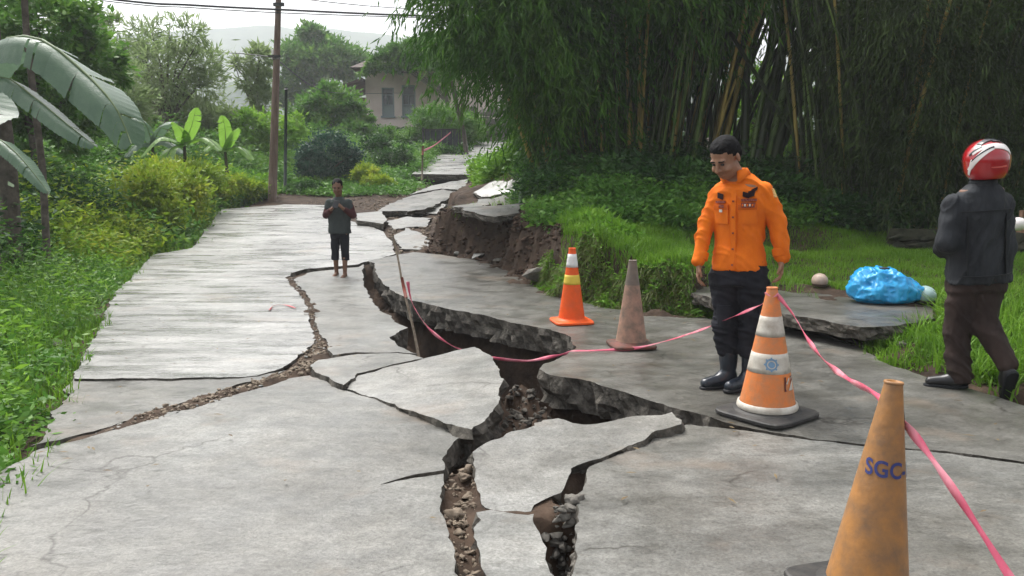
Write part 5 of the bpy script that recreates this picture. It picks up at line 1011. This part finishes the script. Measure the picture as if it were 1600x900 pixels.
def cone(img, label, h, r0, r1, bands, base, basemat, rz=0, tilt=(0, 0), flange=.0, dz=0):
    p = G(img[0], img[1], Rz); root = empty('traffic_cone', (p.x, p.y, .008 + dz), label, 'traffic cone'); root.rotation_euler = (tilt[0], tilt[1], rz)
    bt = .035; rad = lambda z: r0 + (r1 - r0) * (z - bt) / (h - bt)
    for i, (z0, z1, mt, nm) in enumerate(bands):
        zs = np.linspace(z0, z1, 5); e = .0015 if nm == 'reflective_band' else 0; prof = [(rad(z) + e, z) for z in zs]
        if e: prof = [(rad(z0) - .001, z0)] + prof + [(rad(z1) - .001, z1)]
        lathe(nm, prof, mt, root)
    zt = bands[-1][1]; lathe('rim', [(rad(zt), zt), (rad(zt) + .003, zt + .004), (rad(zt) + .001, zt + .010), (rad(zt) - .008, zt + .010), (rad(zt) - .010, zt - .06), (.001, zt - .061)], bands[-1][2], root)
    V, F = [], []; n = 48; rings = []
    def sup(k, a, z):
        t = 2 * math.pi * k / n; c, s_ = math.cos(t), math.sin(t); q = (abs(c) ** 6 + abs(s_) ** 6) ** (-1 / 6); return Vector((c * q * a, s_ * q * a, z))
    prof = [(base, 0), (base * 1.0, bt * .45), (base * .97, bt * .6)]
    for a, z in prof: V += [sup(k, a, z) for k in range(n)]
    V += [Vector(((r0 + .03) * math.cos(2 * math.pi * k / n), (r0 + .03) * math.sin(2 * math.pi * k / n), bt * .8)) for k in range(n)]; V += [Vector(((r0 - .004) * math.cos(2 * math.pi * k / n), (r0 - .004) * math.sin(2 * math.pi * k / n), bt + .008)) for k in range(n)]
    for i in range(4):
        for k in range(n): F.append((i * n + k, i * n + (k + 1) % n, (i + 1) * n + (k + 1) % n, (i + 1) * n + k))
    F.append(tuple(range(n - 1, -1, -1))); o = mesh_py('base', V, F, basemat, root); return root, rad
c1, _ = cone((893, 504), 'clean bright orange cone with a white and a yellow band beside the grass bank', .69, .125, .032, [(.035, .36, ORP, 'body'), (.36, .45, YEL, 'reflective_band'), (.45, .52, ORP, 'body'), (.52, .645, WH2, 'reflective_band'), (.645, .69, ORP, 'body')], .185, ORP, R_(12))
c2, _ = cone((986, 541), 'faded muddy cone with no bands standing at the right of the hole', .69, .125, .032, [(.035, .22, GRB, 'body'), (.22, .50, GRB, 'body'), (.50, .69, GRB2, 'body')], .18, mat('dull_red_base', (.16, .05, .035), .7, .3, .002, 30, (.06, .05, .04), 10, coord='obj'), R_(8))
c3, rad3 = cone((1198, 648), 'scuffed orange and white cone beside the man in orange, with a blue emblem', .74, .165, .030, [(.035, .262, ORD, 'body'), (.262, .375, WHP, 'reflective_band'), (.375, .47, ORD, 'body'), (.47, .585, WHP, 'reflective_band'), (.585, .74, ORD, 'body')], .235, BKR, R_(38))
a3 = -math.pi / 2 - R_(38)   # towards the camera
lathe('skirt', [(.172, .04), (.176, .048), (.170, .075), (.160, .078)], WHP, c3)
BLU = mat('blue_print', (.16, .28, .42), .6); V, F = disc(-.02, .318, .034); em = flat_to_cone(V, F, 'emblem', BLU, c3, rad3, a3, .004); V, F = disc(-.02, .318, .024); flat_to_cone(V, F, 'ring', WHP, em, rad3, a3, .0052)
V, F = disc(-.02, .318, .018); flat_to_cone(V, F, 'hub', BLU, em, rad3, a3, .0064)
for k in range(8):
    t = k * math.pi / 4; c_, s_ = math.cos(t), math.sin(t); V = [(-.02 + c_ * a - s_ * b, .318 + s_ * a + c_ * b) for a, b in ((.030, -.006), (.041, -.004), (.041, .004), (.030, .006))]; flat_to_cone(V, [(0, 1, 2, 3)], 'tooth', BLU, em, rad3, a3, .0046)
# sticker: a white field with a dark red slanted mark
xs = .085; V = [(xs - .03, .165), (xs + .045, .165), (xs + .045, .245), (xs - .03, .245)]; st = flat_to_cone(V, [(0, 1, 2, 3)], 'sticker', mat('dark_red_print', (.10, .018, .018), .5), c3, rad3, a3, .004)
for V in ([(xs + .0, .168), (xs + .044, .168), (xs + .040, .222)], [(xs - .008, .205), (xs + .012, .238), (xs + .004, .240), (xs - .020, .208)], [(xs + .016, .222), (xs + .04, .240), (xs + .030, .243)]): flat_to_cone(V, [tuple(range(len(V)))], 'mark', WHP, st, rad3, a3, .0052)
p4 = P(1358, 822, 2.80); h4 = .72
c4, rad4 = cone((1352, 930), 'dull ochre cone with blue letters in the nearest foreground', h4, .132, .029, [(.035, .40, OCH, 'body'), (.40, .72, OCH, 'body')], .21, BKR, R_(25), (R_(0), R_(5.5)))
a4 = -math.pi / 2 - R_(25) + R_(-3)
cu = bpy.data.curves.new('letters', 'FONT'); cu.body = 'SGC-1'; cu.size = .072; cu.align_x = 'CENTER'; cu.space_character = 1.05; cu.offset = .0016; to = bpy.data.objects.new('t', cu); COL.objects.link(to)
bpy.context.view_layer.update(); me = bpy.data.meshes.new_from_object(to.evaluated_get(bpy.context.evaluated_depsgraph_get())); bpy.data.objects.remove(to)
b = bmesh.new(); b.from_mesh(me); bmesh.ops.triangulate(b, faces=b.faces); bmesh.ops.subdivide_edges(b, edges=b.edges, cuts=1); V = [(v.co.x * .85 + .004, v.co.y + .425) for v in b.verts]; F = [tuple(v.index for v in f.verts) for f in b.faces]; b.free()
flat_to_cone(V, F, 'lettering', mat('blue_lettering', (.035, .045, .17), .6), c4, rad4, a4, .003)
a_ = a4 + 1.15; V = [(0, .605), (.010, .56), (.014, .612), (.010, .645)]; flat_to_cone(V, [(0, 1, 2, 3)], 'slit', mat('dark_slit', (.02, .012, .008), .8), c4, rad4, a_, .002)
# ------------------------------------------------------------------ barrier tape and its stick
TAPE = mat('pink_plastic_tape', (.62, .10, .17), .35, .5, 0, 10, (.80, .42, .46), 3.5, 3, ramp=(.5, .75)); TAPE.node_tree.nodes['Principled BSDF'].inputs['Transmission Weight'].default_value = .0
def spl(pts, n):
    P_ = [Vector(p) for p in pts]; out = []
    for i in range(len(P_) - 1):
        a, b, c, d = P_[max(i - 1, 0)], P_[i], P_[i + 1], P_[min(i + 2, len(P_) - 1)]
        for j in range(n):
            f = j / n; out.append(.5 * ((2 * b) + (c - a) * f + (2 * a - 5 * b + 4 * c - d) * f * f + (3 * b - a - 3 * c + d) * f ** 3))
    return out + [P_[-1]]
def ribbon(name, pts, w_, twist, mt, parent=None, n=14, label=None, cat=None):
    c = spl(pts, n); V, F = [], []
    for i, p in enumerate(c):
        t = (c[min(i + 1, len(c) - 1)] - c[max(i - 1, 0)]).normalized(); s_ = t.cross(Vector((0, 0, 1))).normalized(); u = s_.cross(t); a = twist[0] + twist[1] * i / len(c) + .5 * math.sin(i * .31); d = s_ * math.cos(a) + u * math.sin(a); ww = w_ * (.75 + .25 * math.sin(i * .47 + 1)); V += [p - d * ww / 2, p + u * .002 * math.sin(i), p + d * ww / 2]
    for i in range(len(c) - 1): F += [(i * 3, i * 3 + 1, i * 3 + 4, i * 3 + 3), (i * 3 + 1, i * 3 + 2, i * 3 + 5, i * 3 + 4)]
    o = mesh_py(name, V, F, mt, parent, True); m = o.modifiers.new('s', 'SOLIDIFY'); m.thickness = .0015
    return tag(o, label, cat) if label else o
top3 = Vector(c3.location) + Vector((0, 0, .735))
ribbon('barrier_tape', [P(637, 440, 7.1), P(645, 475, 7.1), P(672, 515, 6.95), P(712, 543, 6.75), P(760, 557, 6.55), P(820, 564, 6.4), P(868, 556, 6.45), P(905, 549, 6.5), P(985, 545, 6.5), P(1040, 533, 6.3), P(1100, 514, 5.6), P(1150, 493, 5.12), P(1195, 473, 4.9), top3 + Vector((-.025, -.02, -.02))], .030, (.9, 2.2), TAPE, None, 12, 'pink tape from the leaning stick across the hole to the scuffed cone', 'barrier tape')
ribbon('barrier_tape', [top3 + Vector((.02, -.03, -.025)), P(1242, 495, 4.6), P(1262, 530, 4.35), P(1290, 565, 3.9), P(1325, 592, 3.4), P(1362, 612, 2.9), P(1395, 640, 2.72), P(1440, 695, 2.6), P(1500, 780, 2.45), P(1580, 905, 2.3), P(1680, 1060, 2.15)], .030, (1.2, 1.2), TAPE, None, 12, 'pink tape sagging from the scuffed cone to the ochre cone in the foreground', 'barrier tape')
ribbon('tape_knot', [Vector((0, 0, .735)) + Vector((math.cos(a) * .036, math.sin(a) * .036, -.03 + .008 * math.sin(3 * a))) for a in np.linspace(0, 6.3, 10)], .022, (1.5, .2), TAPE, c3, 4)
WOOD = mat('weathered_bamboo_stick', (.12, .09, .06), .7, .3, .002, 40, (.30, .25, .19), 12, coord='obj', stretch=(6, 6, .6)); REDP = mat('faded_red_paint', (.30, .07, .05), .6, .3, 0, 10, (.18, .07, .05), 20)
sb = P(653, 550, 6.95); st_ = empty('leaning_stick', sb, 'thin leaning bamboo stick with a red mark, standing in the hole', 'stick'); V, F = [], []; e = P(613, 366, 7.4) - sb
tube(V, F, [e * t + Vector((.006 * math.sin(t * 9), 0, 0)) for t in np.linspace(-.12, 1, 9)], [.013 * (1 - .35 * i / 8) for i in range(9)], 7); mesh_py('shaft', V, F, WOOD, st_, True)
V, F = [], []; tube(V, F, [e * .45, e * .62], [.0150, .0145], 8); mesh_py('red_mark', V, F, REDP, st_, True)
# ------------------------------------------------------------------ blue bag, helmets on the ground
pb = G(1388, 476, ent); bag = empty('plastic_bag', (pb.x, pb.y + .12, pb.z), 'crumpled blue plastic bag lying on the entrance slab', 'plastic bag'); q = SDF(.009); sx = pb.y / FOC
q.ell((0, .02, .13), (.27, .19, .155), None, .04).ell((-.14, 0, .12), (.13, .15, .13), None, .05).ell((.17, .0, .10), (.13, .14, .12), None, .05).ell((.0, -.04, .09), (.20, .14, .10), None, .04); q.cut((0, 0, .006), (0, 0, -1))
V, F = q.mesh(); 
def ridg(x, y, z): return 1 - np.abs(vnoise(x, y, z)) * 2
nn = V - np.array([0, 0, .1]); nn = nn / (np.linalg.norm(nn, axis=1)[:, None] + 1e-9); amp = .045 * ridg(V[:, 0] * 6, V[:, 1] * 6, V[:, 2] * 5) + .024 * ridg(V[:, 0] * 15 + 3, V[:, 1] * 15, V[:, 2] * 11) + .010 * ridg(V[:, 0] * 34 + 3, V[:, 1] * 34, V[:, 2] * 28) - .03; V = V + nn * (amp * (V[:, 2] > .02))[:, None] * np.clip(V[:, 2:3] * 20, 0, 1)
BLB = mat('thin_blue_plastic', (.008, .25, .58), .28, .6, .012, 16, (.03, .42, .78), 7, 6, coord='obj'); mesh_np('bag_skin', V * 1.12, F, BLB, bag, True)
part_box('dark_bundle_top', (.0, .02, .322), (.10, .06, .025), BKR, bag, .4, .008)
def open_helmet(label, px, row, Y, r, mt, rim, zf):
    p = G(px, row, zf); root = empty('helmet', (p.x, p.y + r * .6, p.z), label, 'helmet'); q = SDF(.006); q.ell((0, 0, r * .85), (r, r * 1.1, r * .95), None); q.cut((0, 0, r * .28), (0, 0, -1)); sdf_obj('shell', q, mt, root)
    q = SDF(.006); q.ell((0, 0, r * .55), (r * .93, r * 1.02, r * .8), None); q.cut((0, 0, .004), (0, 0, -1)); q.cut((0, 0, r * .6), (0, 0, 1)); sdf_obj('lining', q, rim, root); return root
open_helmet('pale teal helmet on the slab right of the blue bag', 1449, 477, 7.7, .098, mat('pale_teal_shell', (.36, .50, .48), .3, .5, 0, 10, (.26, .38, .37), 6, coord='obj'), BKR, ent)
open_helmet('small beige helmet on the grass left of the blue bag', 1283, 450, 8.8, .082, mat('beige_shell', (.52, .40, .32), .5, .4, 0, 10, (.36, .26, .20), 8, coord='obj'), mat('brown_lining', (.08, .05, .035), .8), Tz)
pm = P(1591, 350, 7.4); root = empty('helmet', pm - Vector((0, 0, .04)), 'white helmet at the right edge beyond the rider', 'helmet'); q = SDF(.006); q.ell((0, 0, .04), (.07, .07, .06), None); sdf_obj('shell', q, HW, root)
pw = P(1597, 334, 7.5); gz_ = float(Tz(np.array([pw.x]), np.array([pw.y]))[0]); root = empty('wooden_rack', (pw.x + .1, pw.y, gz_), 'brown wooden rack cut off by the right edge of the picture', 'rack'); WB = mat('brown_wood', (.10, .055, .035), .7, .3, .003, 30, (.18, .11, .07), 6, stretch=(.5, 4, 4))
part_box('rail', (.10, 0, pw.z - gz_), (.42, .05, .06), WB, root); part_box('leg', (.06, .06, (pw.z - gz_) / 2 - .02), (.05, .05, pw.z - gz_), WB, root); part_box('shelf', (.10, -.03, pm.z - gz_ - .07), (.42, .16, .025), WB, root)

# ------------------------------------------------------------------ utility pole, wires, thin pole
RUST = mat('rusty_brown_pole', (.10, .062, .045), .75, .3, .004, 20, (.20, .14, .11), 3, 6, stretch=(4, 4, .6))
Yp = 21.0; b = P(424, 292, Yp); b.z = float(Tz(np.array([b.x]), np.array([b.y]))[0]) - .1; t = P(437, -60, Yp); pole = empty('utility_pole', b, 'tall brown utility pole at the far left of the road', 'utility pole'); V, F = [], []
tube(V, F, [(t - b) * k for k in np.linspace(0, 1.25, 8)], [.112 - .052 * k for k in np.linspace(0, 1.25, 8)], 14); mesh_py('shaft', V, F, RUST, pole, True)
V, F = [], []; c = (P(431, 90, Yp) - b); tube(V, F, [c - Vector((0, 0, .05)), c + Vector((0, 0, .05))], [.105, .105], 14); mesh_py('band', V, F, M['stone'], pole, True)
part_box('bracket', (c.x, c.y - .12, c.z + .02), (.30, .05, .05), BKR, pole); part_box('insulator', (c.x - .04, c.y - .12, c.z + .12), (.05, .05, .12), HW, pole, 0, .01)
c = (P(437, 8, Yp) - b); part_box('cross_clamp', (c.x, c.y - .08, c.z), (.26, .06, .08), BKR, pole)
b = P(445, 300, 22.5); b.z = float(Tz(np.array([b.x]), np.array([b.y]))[0]) - .1; root = empty('thin_pole', b, 'thin dark green pole just right of the utility pole', 'pole'); V, F = [], []; tube(V, F, [Vector((0, 0, 0)), P(447, 140, 22.5) - b], [.045, .038], 9); mesh_py('shaft', V, F, mat('dark_green_paint', (.02, .035, .028), .6), root, True); V, F = [], []; e = P(447, 140, 22.5) - b; tube(V, F, [e, e + Vector((0, 0, .05))], [.06, .02], 9); mesh_py('cap', V, F, BKR, root, True)
WIRE = mat('black_cable', (.03, .03, .033), .6)
def wire(label, pts, r):
    V, F = [], []; c = spl([P(*a) for a in pts], 10); o0 = c[0]; tube(V, F, [p - o0 for p in c], r, 6); o = mesh_py('overhead_wire', V, F, WIRE, None, True, o0); tag(o, label, 'overhead wire', 'overhead wires')
wire('thick black cable sagging across the sky from the utility pole', [(-500, -90, 16), (160, -3, 19.5), (300, 8, 20.4), (437, 15, 20.9), (640, 24, 20), (880, 30, 19), (1100, 28, 18), (1700, -10, 16)], .026)
wire('thin black wire running just under the thick cable', [(-500, -84, 16), (160, 1, 19.5), (300, 12, 20.4), (437, 20, 20.9), (640, 27, 20), (880, 33, 19), (1100, 31, 18), (1700, -5, 16)], .012)
wire('faint upper wire crossing the sky right of the utility pole', [(437, -6, 20.9), (540, 6, 23), (640, 14, 26), (760, 20, 28)], .012)
wire('low service wire running from the utility pole towards the pink house', [(431, 92, 20.9), (500, 140, 28), (560, 146, 36), (640, 145, 41.6)], .012)
wire('pair of far wires above the misty hill left of the utility pole', [(431, 90, 20.9), (380, 84, 26), (300, 78, 34), (200, 60, 45)], .014)

# ------------------------------------------------------------------ pink house, walls, gate, stake
PINK = mat('pink_plaster', (.82, .71, .66), .85, .2, .004, 12, (.70, .58, .53), 1.2, 8); ROOF = mat('old_dark_tiles', (.05, .038, .033), .8, .3, .02, 6, (.11, .08, .065), 2); FR = mat('grey_blue_frame', (.22, .27, .29), .5); GL = mat('dark_window_glass', (.03, .045, .055), .08, .7); GL2 = mat('pale_lower_pane', (.22, .27, .28), .3, .6)
Yh = 42.0; hx = lambda px: ray(px, 267)[0] * Yh; hz = lambda row: P(700, row, Yh).z; z0 = hz(215); zt = hz(108)
house = empty('pink_house', (hx(680), Yh, z0), 'single storey pink plastered house with two tall windows up the hill', 'house'); H0 = Vector(house.location)
def hb(V, F, px0, px1, r0, r1, y0=0, d=.25): x0, x1, a, b_ = hx(px0), hx(px1), hz(r0), hz(r1); box(V, F, ((x0 + x1) / 2 - H0.x, y0 + d / 2, (a + b_) / 2 - H0.z), (x1 - x0, d, abs(b_ - a)))
V, F = [], []
W1, W2 = (599, 618), (630, 651)
hb(V, F, 574, W1[0], 215, 108); hb(V, F, W1[1], W2[0], 215, 108); hb(V, F, W2[1], 692, 215, 108); hb(V, F, *W1, 215, 181); hb(V, F, *W1, 137, 108); hb(V, F, *W2, 215, 181); hb(V, F, *W2, 133, 108)
box(V, F, (hx(574) - H0.x + .12, 3.25, (zt - z0) / 2), (.24, 6, zt - z0)); mesh_py('wall', V, F, PINK, house)
V, F = [], []; hb(V, F, 692.2, 800, 215, 104, -1.2, .25); box(V, F, (hx(692.2) - H0.x + .12, -.55, (zt - z0) / 2), (.24, .8, zt - z0)); mesh_py('wing_wall', V, F, PINK, house)
for (a, c), rt in ((W1, 137), (W2, 133)):
    V, F = [], []; hb(V, F, a, a + 2.2, 181, rt, .02, .1); hb(V, F, c - 2.2, c, 181, rt, .02, .1); hb(V, F, a + 2.2, c - 2.2, rt + 2, rt, .02, .1); hb(V, F, a + 2.2, c - 2.2, 181, 179, .02, .1); hb(V, F, a + 2.2, c - 2.2, 165, 163, .02, .1); hb(V, F, a + 2.2, c - 2.2, 149, 147.6, .02, .1); hb(V, F, (a + c) / 2 - .6, (a + c) / 2 + .6, 163, 149, .03, .08); f = mesh_py('window', V, F, FR, house)
    V, F = [], []; hb(V, F, a + 2, c - 2, 164, rt + 1, .09, .03); mesh_py('pane', V, F, GL, f); V, F = [], []; hb(V, F, a + 2, c - 2, 180, 164, .09, .03); mesh_py('lower_pane', V, F, GL2, f)
    V, F = [], []; hb(V, F, a - 1.5, c + 1.5, 184, 181.2, -.12, .11); mesh_py('sill', V, F, FR, f)
V, F = [], []; x0, x1 = hx(560) - H0.x, hx(806) - H0.x; zz = zt - z0; b0 = len(V)
V += [Vector((x0, -1.6, zz - .1)), Vector((x1, -1.9, zz - .1)), Vector((x1, 7, zz - .1)), Vector((x0, 7, zz - .1)), Vector((x0 + 2, 2.7, zz + 1.5)), Vector((x1 - 2, 2.7, zz + 1.5)), ]; F += [(0, 1, 5, 4), (1, 2, 5), (2, 3, 4, 5), (3, 0, 4), (3, 2, 1, 0)]; mesh_py('roof', V, F, ROOF, house)
V, F = [], []; x0 = hx(543) - H0.x; x1 = hx(573.5) - H0.x; zp = hz(124) - H0.z; V += [Vector((x0, -.8, zp - .35)), Vector((x1, -.8, zp)), Vector((x1, 4, zp)), Vector((x0, 4, zp - .35)), Vector((x0, -.8, zp - .5)), Vector((x1, -.8, zp - .15)), Vector((x1, 4, zp - .15)), Vector((x0, 4, zp - .5))]; F += [(0, 1, 2, 3), (7, 6, 5, 4), (0, 4, 5, 1), (1, 5, 6, 2), (2, 6, 7, 3), (3, 7, 4, 0)]; mesh_py('porch_roof', V, F, ROOF, house)
for px in (546, 560): V, F = [], []; box(V, F, (hx(px) - H0.x, -.6, zp / 2 - .2), (.14, .14, zp - .1)); mesh_py('porch_post', V, F, M['stone'], house)
V, F = [], []; box(V, F, ((x0 + x1) / 2, 3.9, zp / 2 - .3), (x1 - x0 - .05, .15, zp - .5)); mesh_py('porch_back', V, F, WB, house)
for px in (779.5,): V, F = [], []; hb(V, F, px, px + 4, 205, 110, -1.33, .12); mesh_py('corner_pilaster', V, F, HW, house)
_pr = {}
def PR(mt):
    if mt.name not in _pr:
        _pr[mt.name] = [m.copy() for m in _proto]
        for m in _pr[mt.name]: m.materials.clear(); m.materials.append(mt)
    return _pr[mt.name]
def stone_wall(name, label, a, b_, h, th, s, mt, n_rows):
    a, b_ = Vector(a), Vector(b_); d = (b_ - a); L = d.length; dn = d.normalized(); nr_ = Vector((dn.y, -dn.x, 0)); root = empty(name, (a + b_) / 2, label, 'stone wall'); o0 = Vector(root.location)
    V, F = [], []; ang = math.atan2(d.y, d.x); box(V, F, (0, 0, h * .3), (L, th * .40, h * .6 + .3), ang); mesh_py('core', V, F, M['mossy'], root)
    for r in range(n_rows):
        x = 0
        while x < L:
            w_ = s * random.uniform(.8, 1.5); me = PR(mt)[random.randrange(8)]; o = bpy.data.objects.new('stone', me); COL.objects.link(o); o.parent = root
            p = a + dn * (x + w_ / 2) + nr_ * (th * .33) - o0; o.location = (p.x, p.y, (r + .5) * h / n_rows + random.uniform(-.02, .02)); o.scale = (w_ * 1.05, th * .75, h / n_rows * 1.9); o.rotation_euler = (random.uniform(-.2, .2), random.uniform(-.2, .2), ang); x += w_ * .93
stone_wall('stone_wall', 'low mossy stone wall behind the lawn, left of the rider', P(1385, 392, 11.6), P(1590, 396, 11.2), .27, .2, .20, M['mossy'], 2)
stone_wall('retaining_wall', 'dark stone retaining wall under the right half of the pink house', Vector((hx(688) * .87, 36.4, 2.55)), Vector((hx(800) * .87, 36.0, 2.55)), 1.5, .4, .42, M['stone'], 4)
gt0 = P(664, 246, 30.5); gt1 = P(716, 242, 30.8); gr = empty('metal_gate', (gt0 + gt1) / 2, 'dark sheet metal gate below the pink house', 'gate'); GM = mat('dark_sheet_metal', (.022, .024, .032), .5, .4, 0, 10, (.035, .038, .048), 3); wd = (gt1 - gt0).length; nP = 6
for i in range(nP): part_box('panel', (-wd / 2 + (i + .5) * wd / nP, random.uniform(-.008, .008), .50), (wd / nP - .02, .03, .86), GM, gr)
for z in (.06, .95): part_box('rail', (0, -.04, z), (wd + .06, .05, .06), BKR, gr)
for x in (-wd / 2 - .05, wd / 2 + .05): part_box('post', (x, 0, .45), (.07, .07, 1.15), BKR, gr)
sp = P(659, 274, 24.9); root = empty('red_stake', sp - Vector((0, 0, .15)), 'thin red topped stake at the lip of the upper road', 'stake'); V, F = [], []; e = P(661, 228, 24.9) - sp; tube(V, F, [Vector((0, 0, 0)), e * .7 + Vector((0, 0, .15))], [.03, .026], 7); mesh_py('shaft', V, F, WOOD, root, True); V, F = [], []; tube(V, F, [e * .7 + Vector((0, 0, .15)), e + Vector((0, 0, .15))], [.034, .03], 7); mesh_py('red_top', V, F, REDP, root, True)
ribbon('barrier_tape', [P(661, 236, 24.9), P(680, 226, 26), P(704, 207, 27.5)], .07, (1.4, .3), TAPE, None, 8, 'short pale tape rising right from the red topped stake', 'barrier tape')
ribbon('fallen_tape', [tuple(Vector(P(420, 486, 8.5)) * 1) for _ in ()] + [tuple(G(a, c, Rz) + Vector((0, 0, .012))) for a, c in ((421, 486), (428, 479), (445, 478), (462, 483))], .022, (.1, .2), mat('red_tape_scrap', (.40, .07, .08), .5), None, 6, 'scrap of red tape lying on the wet slab', 'tape scrap')
# clutter on the ground: fallen leaves and twigs
n = 420; x, y = scatter(-3.5, 3.6, 3.2, 15, 5000, lambda x, y: (poly_sd(LEFT, x, y) < -.05) & (bd(x, y) < -.05) & (poly_sd(HOLE1, x, y) < -.1) & (poly_sd(HOLE2, x, y) < -.1) & (poly_sd(BRIDGE, x, y) < -.1)); x, y = x[:n], y[:n]
w_ = np.exp(-np.minimum(np.abs(poly_sd(LEFT, x, y)), np.abs(bd(x, y))) * 1.2); k = RNG.random(len(x)) < .25 + w_; x, y = x[k], y[k]; D = RNG.normal(size=(len(x), 3)) * [1, 1, .06]
o = leaves('fallen_leaves', np.column_stack([x, y, Rz(x, y) + .02]), D, .05 * RNG.uniform(.4, 1.4, len(x)), .014, mat('dead_leaf', (.09, .055, .03), .8, .2, 0, 10, (.22, .17, .09), 3), None, np.tile([0, 0, 1.], (len(x), 1)), 0); tag(o, 'dead bamboo leaves scattered on the concrete', kind='stuff')

# ------------------------------------------------------------------ far hills and the air
def hill(name, label, Y, crest, depth, mt, seed):
    xs = np.linspace(-crest[2], crest[2], 130); ys = np.linspace(-1, 1, 26); X, Yy = np.meshgrid(xs, ys); prof = np.exp(-Yy ** 2 * 2.2); base = crest[0] + crest[1] * fbm(X * 4 / Y, Yy * .7 + seed, seed); Z = -6 + prof * base * np.interp(X, [crest[3], crest[4]], [1, crest[5]]) + fbm(X * .05, Yy * 9, seed, 3) * 2
    i_ = np.arange(X.size).reshape(X.shape); q = np.stack([i_[:-1, :-1], i_[:-1, 1:], i_[1:, 1:], i_[1:, :-1]], -1).reshape(-1, 4); o = mesh_np(name, np.stack([X, Y + Yy * depth, Z], -1).reshape(-1, 3), q, mt, None, True); return tag(o, label, kind='structure')
HM = mat('wooded_hillside', (.02, .05, .025), .9, .1, .8, .12, (.06, .10, .045), .05, 10)
hill('far_hill', 'misty wooded hill on the horizon', 640, (112, 14, 900, -400, 0, .86), 160, HM, 3); hill('near_hill', 'paler ridge of trees below the misty hill', 300, (42, 6, 420, -160, 40, .75), 70, HM, 8)
V, F = [], []; box(V, F, (0, 420, 0), (1880, 960, 1)); zs = [v.z for v in V]
for v in V: v.z = -8 if v.z < 0 else 135
HZ = bpy.data.materials.new('haze_air'); HZ.use_nodes = True; t = HZ.node_tree; t.nodes.remove(t.nodes['Principled BSDF']); pv = t.nodes.new('ShaderNodeVolumePrincipled'); pv.inputs['Color'].default_value = (.93, .96, 1, 1); pv.inputs['Density'].default_value = .0012; pv.inputs['Anisotropy'].default_value = .2; t.links.new(pv.outputs[0], t.nodes['Material Output'].inputs['Volume'])
hz_o = mesh_py('haze', V, F, HZ); tag(hz_o, 'pale humid haze over the whole valley', kind='stuff')
